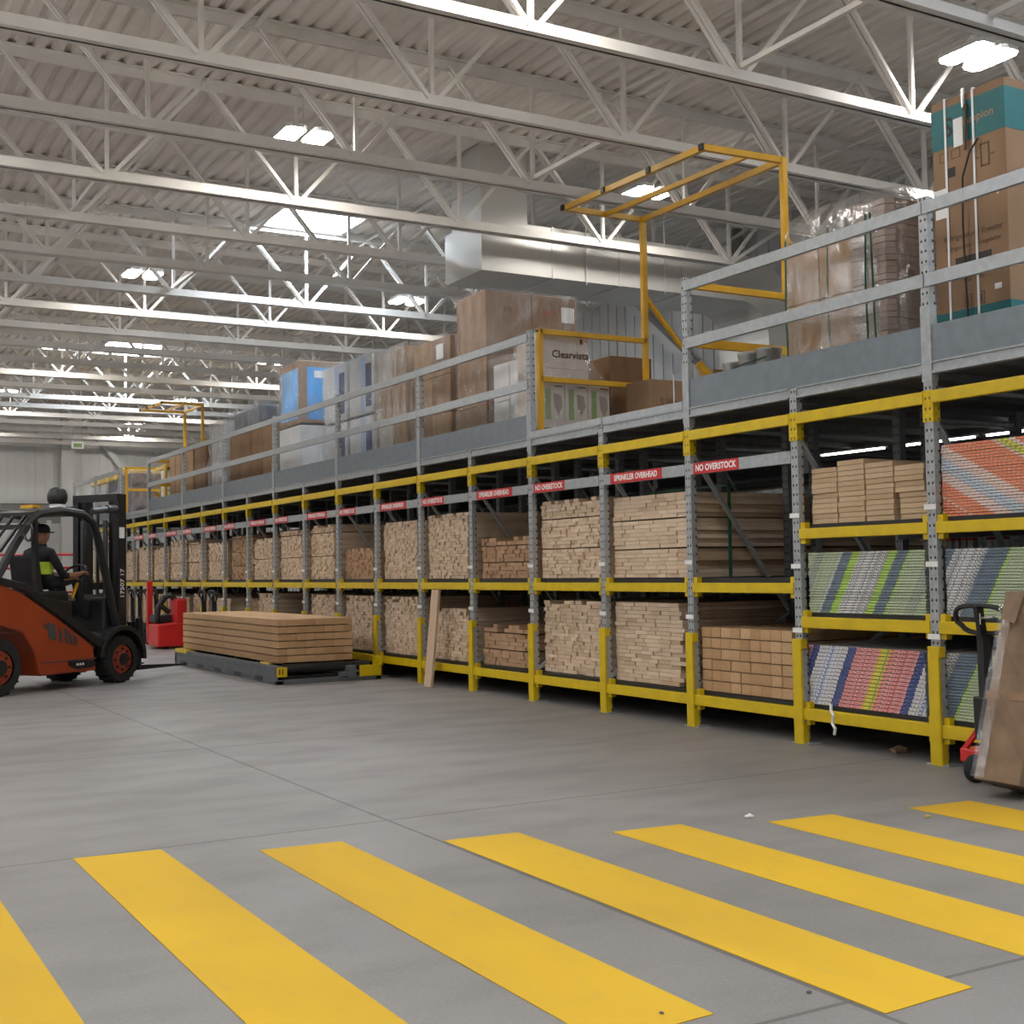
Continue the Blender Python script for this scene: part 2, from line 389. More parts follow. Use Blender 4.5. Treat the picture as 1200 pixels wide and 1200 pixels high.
# lamps
def make_lamp():
    t = thing('ceiling_light', 'x', 'ceiling light', group='twin panel high bay lights hung in the roof joists')
    for s in (-.175, .175):
        def rr(hx, hy, c): return [(s-hx+c,-hy),(s+hx-c,-hy),(s+hx,-hy+c),(s+hx,hy-c),(s+hx-c,hy),(s-hx+c,hy),(s-hx,hy-c),(s-hx,-hy+c)]
        MB().prism(rr(.112,.27,.05), 6.47, 6.49, lambda u,v,w:(u,v,w)).build('light_panel', 'lamp', t)
        MB().prism(rr(.122,.282,.05), 6.49, 6.54, lambda u,v,w:(u,v,w)).build('housing', 'lamprim', t)
    MB().box((-.02,-.05,6.54), (.02,.05,6.6)).tube((0,0,6.55), (0,0,zd), .006, n=6).build('hanger', 'lamprim', t)
    return t
lamp0 = make_lamp(); first = True
rows = [-6.7, .85, 8.45, 13.75, 21.35, 28.95, 36.5, 43.0]; cols = [-9.2, -4.4, .4, 5.2, 10.1]  # row closest to the end wall is added to brighten the far end
rn = {8.45:'row above the teal carton', 13.75:'row before the air duct', 21.35:'row just beyond the air duct', 28.95:'row above the far gate', 36.5:'last row but one', 43.0:'added fill row by the end wall'}
cn = {5.2:'over the open floor', 10.1:'over the storage rack'}
for y in rows:
    for x in cols:
        lb = 'glowing twin panel ceiling light %s, %s' % (cn.get(x, 'over the far aisle'), rn.get(y, 'row behind the camera'))
        if first: o = lamp0; o.location = (x,y,0); o['label'] = lb; first = False
        else: dup(lamp0, (x+(.22 if (y == 8.45 and x == 10.1) else 0),y,0), label=lb)
# duct
t = thing('air_duct', 'large rectangular white metal air duct hanging under the roof joists', 'air duct')
zl, zh, ya, yb = 5.56, 6.28, 15.15, 16.25
mb = MB().box((8.3,ya,zl), (12.9,yb,zh))
for x in (9.45, 10.6, 11.75): mb.box((x-.015,ya-.012,zl-.012), (x+.015,yb+.012,zh+.012))
mb.build('duct_run', 'duct', t)
MB().box((8.36,ya+.1,zh), (9.1,yb-.1,zd)).box((8.34,ya+.08,zh+.5), (9.12,yb-.08,zh+.53)).build('duct_riser', 'duct', t)
po = []; pi_ = []
for k in range(9):
    a = math.pi/2*k/8
    po.append((12.9+1.25*math.sin(a), zh-1.25+1.25*math.cos(a))); pi_.append((12.9+.53*math.sin(a), zh-1.25+.53*math.cos(a)))
po.append((14.15,3.4)); pi_.append((13.43,3.4))
MB().prism(po + pi_[::-1], ya, yb).build('duct_elbow', 'duct', t)
for x in (10.0, 11.4): MB().tube((x,ya-.03,zl-.05), (x,ya-.03,zd), .008, n=6).build('hanger_rod', 'lamprim', t)

# crosswalk
for k, (xa, xb, yn, yf) in enumerate(((.42,.85,2.9,6.15), (1.29,1.725,3.55,6.74), (2.15,2.59,3.25,6.39), (3.05,3.48,2.985,6.06), (3.91,4.34,2.65,5.74), (4.775,5.225,2.3,5.48), (5.72,6.185,2.0,5.33))):
    sl = .012
    o = MB().add([(xa,yn-sl,.0005),(xb,yn+sl,.0005),(xb,yf-.02,.0005),(xa,yf+.02,.0005),(xa,yn-sl,.0035),(xb,yn+sl,.0035),(xb,yf-.02,.0035),(xa,yf+.02,.0035)], [(0,3,2,1),(4,5,6,7),(0,1,5,4),(1,2,6,5),(2,3,7,6),(3,0,4,7)])
    mb = MB(); mb.add([(xa,yn-sl,.0005),(xb,yn+sl,.0005),(xb,yf-.02,.0005),(xa,yf+.02,.0005),(xa,yn-sl,.0035),(xb,yn+sl,.0035),(xb,yf-.02,.0035),(xa,yf+.02,.0035)], [(0,3,2,1),(4,5,6,7),(0,1,5,4),(1,2,6,5),(2,3,7,6),(3,0,4,7)])
    tag(mb.build('crosswalk_stripe', 'stripe'), 'painted yellow crosswalk stripe on the concrete floor, %s from the forklift side' % ORD[k], 'floor stripe', 'yellow crosswalk stripes')

# ------------------------------------------------------------------ rack
XR, Y0, PW = 7.11, 6.392, .08
def yp(n): return Y0 + 1.4*n - PW/2           # post centre
NL = 22                                        # last post
def bayname(k):
    d = {-1:'orange drywall bay', 0:'red and navy drywall bay', 1:'brown timber bay beside the drywall'}
    if k in d: return d[k]
    return '%s lumber bay from the drywall' % ORD[k-1]
def upright(n, guard=True):
    tall = (n % 2 == 0)
    h = 4.07 if tall else 2.87
    lab = 'grey perforated steel rack upright %s, %s from the near end' % ('rising to the guard rail' if tall else 'ending under the platform', ORD[n+1])
    t = thing('rack_upright', lab, 'rack upright', (XR, yp(n), 0), 0, 'grey rack uprights')
    def post(x):
        return MB().box((x,-PW/2,0), (x+(.058 if x < .1 else .075),PW/2,h if x < .1 else 2.79))
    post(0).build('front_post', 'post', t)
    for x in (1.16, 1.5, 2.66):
        MB().box((x,-PW/2,0), (x+.075,PW/2,2.79)).build('rear_post', 'rpost_shaded', t)
    if tall:
        MB().box((-.006,-PW/2-.005,2.73), (.062,PW/2+.005,3.28)).build('splice_sleeve', 'steel', t)
    for (a, za, zb_) in ((0, 2.45, 1.0), (1.5, 2.45, 1.0)):
        MB().bar((a+.06,0,za), (a+1.18,0,zb_), .03, .04, up=(0,1,0)).build('brace', 'steel', t)
        MB().bar((a+.06,0,.35), (a+1.18,0,1.0), .03, .04, up=(0,1,0)).build('brace', 'steel', t)
        MB().bar((a+.06,0,2.68), (a+1.18,0,2.68), .03, .04, up=(0,1,0)).build('brace', 'steel', t)
    MB().box((-.008,-PW/2-.008,2.44), (.064,PW/2+.008,2.668)).build('yellow_collar', 'ycollar', t)
    MB().prism([(0,-.1),(.15,-.1),(.15,.1),(0,.1)], 0, .012, lambda u,v,w:(u-.02,v,w)).build('foot_plate', 'steel', t)
    g = MB().box((-.03,-PW/2-.006,.0), (-.004,PW/2+.012,.84)).box((-.03,-PW/2-.016,.76), (.035,-PW/2-.006,.84)).box((-.03,-PW/2-.016,.0), (.035,-PW/2-.006,.16))
    g.build('post_guard', 'yellow', t, bevel=.006)
    for z in ((1.83, 1.42, .905) if n in (0, 1) else (1.47, .98)):
        MB().box((-.012,-.048,z-.016), (-.004,.06,z+.022)).build('location_tag', 'paper', t)
    return t
for n in range(-1, NL+1): upright(n)

def beam(k, z0, z1, mat, label, grp, name='rack_beam', x=XR-.012, conn=True, part='beam'):
    ya, yb_ = yp(k)+PW/2+.002, yp(k+1)-PW/2-.002
    t = thing(name, label, 'rack beam', (x, 0, 0), 0, grp)
    MB().box((0,ya,z0), (.055,yb_,z1)).box((.055,ya,z0), (.07,yb_,z0+.6*(z1-z0))).build(part, mat, t, bevel=.004)
    if conn:
        for y, s in ((ya, 1), (yb_, -1)):
            MB().box((.02,min(y,y+s*.05),z0-.04), (.075,max(y,y+s*.05),z1+.05)).build('end_connector', mat, t)
    return t
for k in range(-1, NL):
    bn = bayname(k)
    beam(k, .196, .288, 'yellow', 'lowest yellow rack beam just above the floor in the %s' % bn, 'lowest yellow rack beams')
    if k <= 0:
        beam(k, .930, 1.018, 'yellow', 'yellow rack beam under the middle shelf of the %s' % bn, 'middle yellow rack beams')
        beam(k, 1.642, 1.724, 'yellow', 'yellow rack beam under the upper shelf of the %s' % bn, 'middle yellow rack beams')
    else:
        beam(k, 1.203, 1.288, 'yellow', 'yellow rack beam at eye height in the %s' % bn, 'middle yellow rack beams')
    # deep supports, shelves
    lv = [(.288,.32)] + ([(1.018,1.05),(1.724,1.756)] if k <= 0 else [(1.288,1.33)])
    for i, (a, b_) in enumerate(lv):
        ya, yb_ = yp(k)+PW/2+.004, yp(k+1)-PW/2-.004
        o = MB().box((XR+.06,ya,a), (XR+4.2,yb_,b_)).box((XR+1.1,ya,a-.09), (XR+1.155,yb_,a)).build('shelf_panel', 'black')
        tag(o, 'black shelf panel behind the %s yellow beam, %s' % (('lowest','middle','upper')[i] if k <= 0 else ('lowest','middle')[i], bn), 'shelf', 'black rack shelf panels')
    # top yellow beam, continuous tube in front of the posts
    t = thing('rack_beam', 'thin yellow top beam under the platform above the %s' % bn, 'rack beam', (XR-.02,0,0), 0, 'yellow top beams under the platform')
    MB().box((0,yp(k)+PW/2,2.572), (.045,yp(k+1)-PW/2,2.662)).build('beam', 'yellow', t, bevel=.006)
    if k >= 1:
        t = thing('sign_beam', 'grey beam carrying a red warning sign above the %s' % bn, 'sign beam', (XR-.004,0,0), 0, 'grey sign beams')
        ya, yb_ = yp(k)+PW/2+.002, yp(k+1)-PW/2-.002
        MB().box((0,ya,2.262), (.05,yb_,2.362)).build('beam', 'steel', t)
        odd = k % 2 == 1; w = .62 if odd else .84; yc = yb_-.05-w/2 - (.0 if odd else .08)
        MB().box((-.005,yc-w/2,2.262), (0,yc+w/2,2.362)).build('sign_plate', 'signred', t)
        text('NO OVERSTOCK' if odd else 'SPRINKLER OVERHEAD', 'lettering', 'paper', t, face_negx(-.0056, yc, 2.312), .078, .0025, sx=.92 if odd else .87)
# mezzanine platform
t = thing('platform_deck', 'grey raised storage platform running above the racks', 'platform')
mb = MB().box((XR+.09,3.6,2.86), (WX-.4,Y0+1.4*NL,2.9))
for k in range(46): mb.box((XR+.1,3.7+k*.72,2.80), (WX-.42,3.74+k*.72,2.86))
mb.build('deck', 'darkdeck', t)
for k in range(-1, NL):
    gate = k in (2, 3) or k in (16, 17)
    MB().box((XR+.005,yp(k)+PW/2+.007,2.785), (XR+.06,yp(k+1)-PW/2-.007,2.872)).box((XR-.01,yp(k)+PW/2+.007,2.785), (XR+.005,yp(k+1)-PW/2-.007,2.80)).box((XR-.01,yp(k)+PW/2+.007,2.86), (XR+.005,yp(k+1)-PW/2-.007,2.872)).build('edge_channel', 'steel', t)
    if gate: MB().box((XR-.01,yp(k)+(.05 if k in (2,16) else -.03),2.874), (XR+.25,yp(k+1)-.05,2.94)).build('gate_sill', 'lightsteel', t)
# rails between tall posts
spans = [(-2,0),(0,2)] + [(k,k+2) for k in range(4,16,2)] + [(18,20),(20,22)]
for i, (a, b_) in enumerate(spans):
    ya, yb_ = yp(a)+PW/2+.006, yp(b_)-PW/2-.006
    if a == -2: ya = 4.0
    t = thing('guard_rail', 'grey steel guard rail along the platform edge, %s section from the near end' % ORD[i], 'guard rail', (0,0,0), 0, 'grey platform guard rails')
    for nm_, za, zb_ in (('top_rail',3.945,4.035), ('mid_rail',3.415,3.51)):
        m_ = MB().box((XR-.012,ya-.04,za), (XR-.004,yb_+.04,zb_)).box((XR-.004,ya,za), (XR+.03,yb_,za+.012)).box((XR-.004,ya,zb_-.012), (XR+.03,yb_,zb_))
        m_.build(nm_, 'lightsteel', t)
    MB().box((XR+.004,ya+.008,2.874), (XR+.02,yb_-.012,3.135)).build('kick_plate', 'kick', t)
# pallet gates
def gate(y_far, y_near, label):
    t = thing('pallet_gate', label, 'safety gate')
    X1 = 8.74
    def side(y, nm_):
        m_ = MB()
        s = .028
        m_.box((7.29-s,y-s,2.943), (7.29+s,y+s,4.11)); m_.box((7.29,y-s,4.055), (X1,y+s,4.11)); m_.box((7.29,y-s,3.52), (X1,y+s,3.575)); m_.box((X1-s,y-s,2.903), (X1+s,y+s,4.11))
        m_.build(nm_, 'gate', t)
        MB().box((7.255,y-s-.003,4.07), (7.265,y+s+.003,4.1)).build('end_cap', 'black', t)
        MB().bar((X1+.02,y,4.6), (X1+.55,y,4.04), .045, .045).build('brace', 'gate', t)
    side(y_far, 'side_frame'); 
    s = .028
    # near side frame: rails only, pivoted up
    MB().box((7.22,y_near-s,3.99), (8.42,y_near+s,4.05)).build('near_upper_rail', 'gate', t)
    MB().box((7.22,y_near-s,3.45), (8.36,y_near+s,3.53)).bar((7.3,y_near,3.3), (7.62,y_near,3.0), .06, .06).build('near_lower_rail', 'gate', t)
    MB().box((8.39-s,y_near-s,3.98), (8.39+s,y_near+s,5.38)).bar((8.42,y_near,4.6), (8.6,y_near,4.4), .03, .03).build('arm', 'gate', t)
    MB().box((X1-s-.005,y_far-s,4.1), (X1+s+.005,y_far+s,5.55)).build('arm', 'gate', t)
    zc = 5.52
    m_ = MB().bar((X1,y_far,zc), (8.39,y_near,5.36), .05, .06)
    m_.bar((8.23,y_far,zc), (8.0,y_near+.06,5.37), .045, .05)
    m_.bar((7.66,y_far,zc), (7.5,y_near+.1,5.38), .05, .06)
    m_.bar((7.64,y_far,zc), (X1+.02,y_far,zc), .05, .06); m_.bar((7.47,y_near+.1,5.38), (8.42,y_near,5.36), .05, .06)
    m_.build('canopy_frame', 'gate', t)
    m_ = MB()
    for f in (.0, .33, .66, 1.0):
        q = Vector((7.66,y_far,zc)).lerp(Vector((7.5,y_near+.1,5.38)), f); m_.box((q.x-.045,q.y-.03,q.z-.03), (q.x-.02,q.y+.03,q.z+.03))
    m_.build('rail_plug', 'black', t)
gate(12.0, 9.2, 'tall yellow pallet safety gate with raised canopy in the rail gap near the camera')
gate(31.6, 28.85, 'tall yellow pallet safety gate with raised canopy far down the platform')

# ------------------------------------------------------------------ lumber
def board_obj(name, mat, sx, sy, sz):
    return MB().box((0,-sy/2,-sz/2), (sx,sy/2,sz/2)).build(name, mat)
def stack(proto, name, x0, y0, y1, z0, rows, cols, sz, label, cat, grp, jit=.02, L=None, ragged=None):
    w = (y1-y0)/cols; first = [None]
    for r in range(rows):
        cs = cols
        for c in range(cs):
            if ragged and (r, c) in ragged: continue
            o = proto.copy(); C.objects.link(o)
            o.location = (x0+random.uniform(-jit,jit), y0+w*(c+.5)+random.uniform(-.002,.002), z0+sz*(r+.5))
            tag(o, label, cat, grp)
# wide planks, upper shelf of the first bay
w = 1.17/4
p = board_obj('wide_plank', 'plank', 1.9, w-.014, .037); n = 0
for c, top in enumerate((11, 12, 11, 10)):
    y = 7.66-w*(c+.5)
    for r in range(top):
        o = p if n == 0 else p.copy()
        if n: C.objects.link(o)
        n += 1
        o.location = (7.2+random.uniform(-.007,.007)+(.02 if (c == 3 and r < 5) else 0), y+random.uniform(-.003,.003)-(.03 if (c == 3 and r < 5) else 0), 1.778+.0405*r)
        o.rotation_euler = (random.uniform(-.002,.002), 0, random.uniform(-.0015,.0015))
        tag(o, 'wide tan plank above the green drywall, %s pile from the brown timber side' % ORD[c], 'plank', 'wide planks above the green drywall')
# brown square timbers, lower shelf of second bay
p = board_obj('square_timber', 'timber', 2.4, .1275, .087); n = 0
for r in range(6):
    y = 9.10
    while y > 8.0:
        o = p if n == 0 else p.copy()
        if n: C.objects.link(o)
        n += 1
        o.location = (7.19+random.uniform(-.005,.005), y-.066, .32+.05+.0955*r); o.rotation_euler = (0,0,random.uniform(-.0006,.0006))
        tag(o, 'brown square timber in the low stack between the drywall and the pale lumber', 'timber', 'brown timbers beside the drywall')
        y -= .131
# pale boards: third bay as individuals
pb = {}
def boards(y0, y1, z0, z1, widths, th, lab, grp, bundle=7, x0=7.22):
    z = z0; r = 0
    while z + th < z1:
        y = y1; ws = widths[:]; random.shuffle(ws); i = 0
        while y - ws[i % len(ws)] > y0 - .01:
            wd = ws[i % len(ws)]; i += 1
            if wd not in pb:
                pb[wd] = board_obj('lumber_board', 'board', 3.6, wd-.003, th-.0025); o = pb[wd]
            else:
                o = pb[wd].copy(); C.objects.link(o)
            o.location = (x0+random.choice((0,0,0,.004,-.004,.008,-.012)), y-wd/2, z+th/2)
            tag(o, lab, 'board', grp); y -= wd
        z += th; r += 1
        if r % bundle == 0: z += .012
boards(9.2, 10.505, 1.335, 2.16, [.14,.19,.14,.235,.14,.19], .0385, 'pale lumber board in the strapped pile above the pale boards beside brown timber', 'pale boards under the nearest sprinkler sign')
boards(9.35, 10.505, .325, 1.12, [.19,.14,.235,.19,.14], .0385, 'pale lumber board in the lower pile beside the brown timber stack', 'pale boards left of the brown timber', bundle=30)
tag(MB().box((7.6,9.185,1.335), (7.63,9.198,2.19)).box((7.6,9.185,2.178), (7.63,10.5,2.19)).build('strap', 'gstrap'), 'dark green strap round the upper pale lumber pile', 'strap')
# everything further down the rack
def bulk(specs, name, mat, lab, grp):
    mb = MB(); T = None
    for (y0, y1, z0, z1, wd, th, bundle, lean, x0) in specs:
        k = int(((y0+y1)/2-yp(0))//1.4); y0 = max(y0, yp(k)+.05); y1 = min(y1, yp(k+1)-.05)
        z = z0; r = 0
        while z + th < z1:
            y = y1; cut = random.random()*wd
            while y > y0 + .02:
                w_ = min(wd*random.choice((1,1,1,.65,1.35)), y-y0)
                x = x0+random.choice((0,0,.004,-.004,.008,-.01,.015)); sh = lean*(z-z0)
                dz = random.uniform(-.002,.002) 
                if not (z + 2.2*th > z1 and random.random() < .3):
                    mb.box((x,y-w_+.003+sh,z+.001+dz), (x+3.2,y+sh,z+th-.001+dz))
                y -= w_
            z += th; r += 1
            if bundle and r % bundle == 0: z += .012
    o = mb.build(name, mat); tag(o, lab, 'lumber', None, 'stuff'); return o
U, Lo = 1.335, .325
sp = [(10.74,12.08,U,2.19,.10,.0385,8,0,7.22), (10.78,12.06,Lo,1.12,.12,.0385,0,0,7.24),
      (13.63,14.86,U,2.17,.09,.0385,0,0,7.22), (13.66,14.88,Lo,.97,.10,.04,0,0,7.22),
      (15.05,16.45,U,2.13,.09,.0385,0,0,7.22), (15.05,16.45,Lo,1.10,.10,.0385,0,0,7.22),
      (16.55,17.72,Lo,1.10,.10,.0385,0,0,7.22), (17.95,19.16,U,2.19,.10,.0385,9,0,7.22), (17.95,19.16,Lo,1.12,.10,.0385,0,0,7.22),
      (19.3,20.45,U,2.16,.10,.0385,9,0,7.22), (20.75,21.9,U,2.06,.10,.0385,9,-.05,7.22), (20.7,21.9,Lo,1.1,.10,.0385,0,0,7.3),
      (19.3,20.4,Lo,.8,.10,.0385,0,0,7.6)]
for k in range(12, 22):
    a = yp(k)+.08; sp.append((a,a+1.2,U,random.uniform(2.05,2.2),.10,.0385,random.choice((0,9)),0,7.22))
    sp.append((a+.1,a+1.15,Lo,random.uniform(.9,1.12),.10,.0385,0,0,7.3))
bulk(sp, 'lumber_board', 'board', 'pale lumber boards stacked on the two shelves of all bays further down the rack', None)
sb = [(12.2,13.44,U,1.85,.10,.045,4,0,7.24), (12.24,13.48,Lo,.80,.14,.045,4,0,7.24), (16.5,17.73,U,1.80,.09,.04,0,0,7.22), (21.85,23.08,U,2.15,.12,.04,6,0,7.26), (21.9,23.05,Lo,1.0,.12,.04,6,0,7.5)]
bulk(sb, 'brown_board', 'brownboard', 'brown lumber boards in the shorter stacks among the pale lumber further down', None)
# leaning board
o = MB().box((-.02,-.07,0), (.02,.07,1.2)).build('leaning_board', 'board', bevel=.004)
o.location = (6.94,14.2,0.003); o.rotation_euler = (R(2), R(5.2), R(12))
tag(o, 'single pale board leaning upright against the rack beams', 'board')

# ------------------------------------------------------------------ drywall
def drywall(y0, y1, z0, n, th, segs, start, shift, name, label, grp, x0=7.17):
    """segs: list of (width share, material) repeated across; shift: m in y per m of height"""
    W = y1-y0; tot = sum(s for s, _ in segs)
    for r in range(n):
        jx = random.uniform(-.006,.006); z = z0+th*r
        o = MB().box((.004,0,.0022), (2.4,W,th-.0022)).build(name, 'gyp'); o.location = (x0+jx, y0, z)
        tag(o, label, 'drywall sheet', grp)
        mb = MB(); a = .0; segl = []
        pos = start + shift*th*r - 3*tot                        # distance from the far (image left) edge
        i = 0
        while pos < W:
            w_, m_ = segs[i % len(segs)]; i += 1
            lo, hi = max(pos, 0), min(pos+w_, W)
            if hi - lo > .001: segl.append((lo, hi, m_))
            pos += w_
            if i > 400: break
        oy = W-(start+shift*th*r)
        for lo, hi, m_ in segl:
            mb.box((-.0025,W-hi-oy,.0012), (.004,W-lo-oy,th-.0022), m_)
        mb.build('end_tape', None, o, loc=(0,oy,0))
redset = [(.09,'d_white'),(.11,'d_whiteblue'),(.11,'d_white'),(.085,'d_navy'),(.245,'d_red'),(.02,'d_yel2'),(.07,'d_yel'),(.02,'d_yel2'),(.275,'d_red'),(.08,'d_navy')]
drywall(6.51, 7.705, .322, 16, .0295, redset, -.08, .47, 'drywall_sheet', 'drywall sheet with red, white and navy printed end, lowest stack', 'red and navy ended drywall sheets')
greenset = [(.18,'d_pgreen'),(.02,'d_white'),(.105,'d_slate'),(.08,'d_lime'),(.30,'d_grey'),(.075,'d_lime'),(.11,'d_slate'),(.02,'d_lime'),(.18,'d_pgreen'),(.10,'d_dgreen'),(.25,'d_pgreen'),(.08,'d_dgreen')]
drywall(6.48, 7.68, 1.052, 23, .0208, greenset, -.08, .57, 'drywall_sheet', 'drywall sheet with green, slate and white printed end, shelf above the red ones', 'green ended drywall sheets')
orset = [(.05,'d_yel'),(.17,'d_orange'),(.03,'d_pink'),(.19,'d_orange'),(.14,'d_pink'),(.17,'d_lblue'),(.15,'d_pink'),(.4,'d_orange'),(.04,'d_pink'),(.10,'d_yel'),(.05,'d_pink'),(.3,'d_orange')]
drywall(5.15, 6.30, 1.758, 25, .0205, orset, 0, -1.75, 'drywall_sheet', 'drywall sheet with orange and grey printed end on the top shelf', 'orange ended drywall sheets')
gset = [(.28,'d_grey'),(.185,'d_slate'),(.02,'d_lime'),(.3,'d_pgreen'),(.1,'d_dgreen'),(.3,'d_pgreen'),(.12,'d_slate')]
drywall(5.13, 6.29, 1.052, 23, .0208, gset, -.17, .56, 'drywall_sheet', 'drywall sheet with grey and slate printed end, shelf behind the truck handle', 'grey ended drywall sheets behind the handle')
drywall(5.13, 6.31, .322, 22, .0215, gset, -.42, .56, 'drywall_sheet', 'drywall sheet with grey and slate printed end, lowest, behind the red truck', 'grey ended drywall sheets near the floor')

# under-platform fittings
tag(MB().tube((8.9,7.8,2.28), (8.9,36,2.28), .035).build('sprinkler_pipe', 'dgrey'), 'dark sprinkler pipe under the platform behind the sign beams', 'pipe')
tag(MB().tube((9.65,6.5,2.36), (9.65,20,2.36), .07).build('steam_pipe', 'steel'), 'thick grey pipe running under the platform behind the wide planks', 'pipe')
for i, y in enumerate((8.55, 9.72, 11.0, 12.3)):
    t = thing('strip_light', 'glowing strip light under the platform, %s of the row from the near end' % ORD[i], 'strip light', (11.0,y,2.748), 0, 'strip lights under the platform')
    MB().box((-.02,-.5,.01), (.02,.5,.03)).build('tube', 'strip', t); MB().box((-.05,-.52,.03), (.05,.52,.05)).build('housing', 'lamprim', t)


# ------------------------------------------------------------------ goods on the platform
ZD = 2.902
def pallet(t, x0, x1, y0, y1, z=ZD, h=.12):
    m_ = MB()
    for k in range(6):
        y = y0+(y1-y0-.1)*k/5; m_.box((x0,y,z+h-.02), (x1,y+.1,z+h))
    for k in range(3):
        x = x0+(x1-x0-.1)*k/2; m_.box((x,y0,z+.02), (x+.1,y1,z+h-.02)); m_.box((x,y0,z), (x+.1,y1,z+.02))
    m_.build('pallet', 'palletwood', t)
def cartons(t, x0, x1, y0, y1, z0, z1, nx, ny, nz, mat, name='carton', gap=.006, jit=.006):
    fx, fy, fz = (x1-x0)/nx, (y1-y0)/ny, (z1-z0)/nz
    for k in range(nz):
        for j in range(ny):
            for i in range(nx):
                if 0 < i < nx-1 and 0 < j < ny-1: continue
                a = random.uniform(-jit, jit)
                m_ = mat if isinstance(mat, str) else random.choice(mat)
                B((x0+fx*i+gap+a,y0+fy*j+gap+a,z0+fz*k), (x0+fx*(i+1)-gap+a,y0+fy*(j+1)-gap+a,z0+fz*(k+1)-.003), name, m_, t, bevel=.008)
def wrap(t, x0, x1, y0, y1, z0, z1, mat='wrap', top=True, bulge=.03):
    m_ = MB(); nx, nz = 5, 7; ring = []
    per = [(0,i/nx) for i in range(nx)] + [(i/nx,1) for i in range(nx)] + [(1,1-i/nx) for i in range(nx)] + [(1-i/nx,0) for i in range(nx)]
    vs = []
    for k in range(nz+1):
        for (u, v) in per:
            e = bulge*(random.random()*.8+.2)
            x = x0+(x1-x0)*u; y = y0+(y1-y0)*v
            x += -e if u == 0 else (e if u == 1 else 0); y += -e if v == 0 else (e if v == 1 else 0)
            vs.append((x,y,z0+(z1+.02-z0)*k/nz + (random.uniform(-.03,.02) if k in (0,) else 0)))
    n = len(per)
    fs = [(k*n+i,k*n+(i+1)%n,(k+1)*n+(i+1)%n,(k+1)*n+i) for k in range(nz) for i in range(n)]
    if top: fs.append(tuple(range(nz*n,nz*n+n)))
    m_.add(vs, fs); m_.build('stretch_wrap', mat, t, smooth=True)
def plate(t, name, mat, x, y0, y1, z0, z1):           # print on a face turned to -X
    MB().box((x-.003,y0,z0), (x-.0005,y1,z1)).build(name, mat, t)
def plate_y(t, name, mat, y, x0, x1, z0, z1):         # print on a face turned to -Y
    MB().box((x0,y-.003,z0), (x1,y-.0005,z1)).build(name, mat, t)

# tall appliance carton with teal bands
t = thing('appliance_carton', 'tall cardboard appliance carton with teal bands and white straps on the platform', 'carton', (0,0,0))
x0, x1, y0, y1, zt_ = 7.5, 8.22, 5.93, 6.585, 4.885
B((x0,y0,ZD+.1), (x1,y1,zt_), 'carton_body', 'card', t, bevel=.008); pallet(t, x0, x1, y0, y1, h=.1)
MB().box((x0-.003,y0-.003,4.52), (x1+.003,y1+.003,4.82)).build('teal_band', 'teal', t)
MB().box((x0-.003,y0-.003,3.20), (x1+.003,y1+.003,3.285)).build('lower_teal_band', 'teal', t)
for y in (6.08+.12, 6.455):
    MB().box((x0-.009,y-.009,ZD+.05), (x0-.004,y+.009,zt_+.006)).box((x0-.006,y-.009,zt_+.001), (x1,y+.009,zt_+.006)).build('white_strap', 'paper', t)
MB().box((7.72,y0-.009,ZD+.05), (7.738,y0-.004,zt_+.006)).build('white_strap', 'paper', t)
plate(t, 'shipping_label', 'paper', x0, 6.45, 6.57, 4.0, 4.22); plate(t, 'document_pouch', 'paper', x0-.004, 6.295, 6.38, 4.50, 4.71)
plate(t, 'small_label', 'paper', x0, 6.0, 6.06, 3.38, 3.42)
plate(t, 'white_dot', 'paper', x0, 6.0, 6.018, 4.06, 4.085)
text('Champion', 'printed_name', 'card3', t, face_negx(x0-.0035, 6.2, 4.67), .085, .001)
text('S', 'printed_emblem', 'ink', t, face_negx(x0-.0035, 6.43, 4.66), .2, .003)
text('Refrigerator / Freezer', 'printed_line', 'brink', t, face_negx(x0-.0012, 6.24, 3.83), .058, .0005)
text('Refrigerador / Congelador', 'printed_line', 'brink', t, face_negx(x0-.0012, 6.24, 3.75), .045, .0003)
plate(t, 'black_bar', 'ink', x0, 6.08, 6.40, 3.625, 3.675)
plate(t, 'arrow_mark', 'ink', x0, 6.38, 6.47, 4.29, 4.36)
m_ = MB()
def frame_mark(m_, y0, y1, z0, z1, w=.008):
    m_.box((x0-.0025,y0,z0),(x0-.0005,y0+w,z1)); m_.box((x0-.0025,y1-w,z0),(x0-.0005,y1,z1)); m_.box((x0-.0025,y0,z0),(x0-.0005,y1,z0+w)); m_.box((x0-.0025,y0,z1-w),(x0-.0005,y1,z1))
frame_mark(m_, 6.07, 6.15, 4.29, 4.46, .012); m_.box((x0-.0025,6.03,4.36),(x0-.0005,6.06,4.37)); m_.box((x0-.0025,6.16,4.36),(x0-.0005,6.19,4.37))
for y in (6.15, 6.27):
    frame_mark(m_, y, y+.06, 3.49, 3.57, .005); m_.box((x0-.0025,y+.02,3.50),(x0-.0005,y+.04,3.55))
    frame_mark(m_, y, y+.06, 3.33-.03, 3.39, .005); m_.box((x0-.0025,y+.02,3.31),(x0-.0005,y+.04,3.37))
m_.box((x0-.002,6.06,4.17),(x0-.0005,6.42,4.175)); m_.box((x0-.002,6.06,4.145),(x0-.0005,6.42,4.15))
for k in range(2): frame_mark(m_, 6.44+.0-.11*k, 6.52-.11*k, 4.42, 4.49, .004)
m_.build('printed_marks', 'brink', t)
m_ = MB()
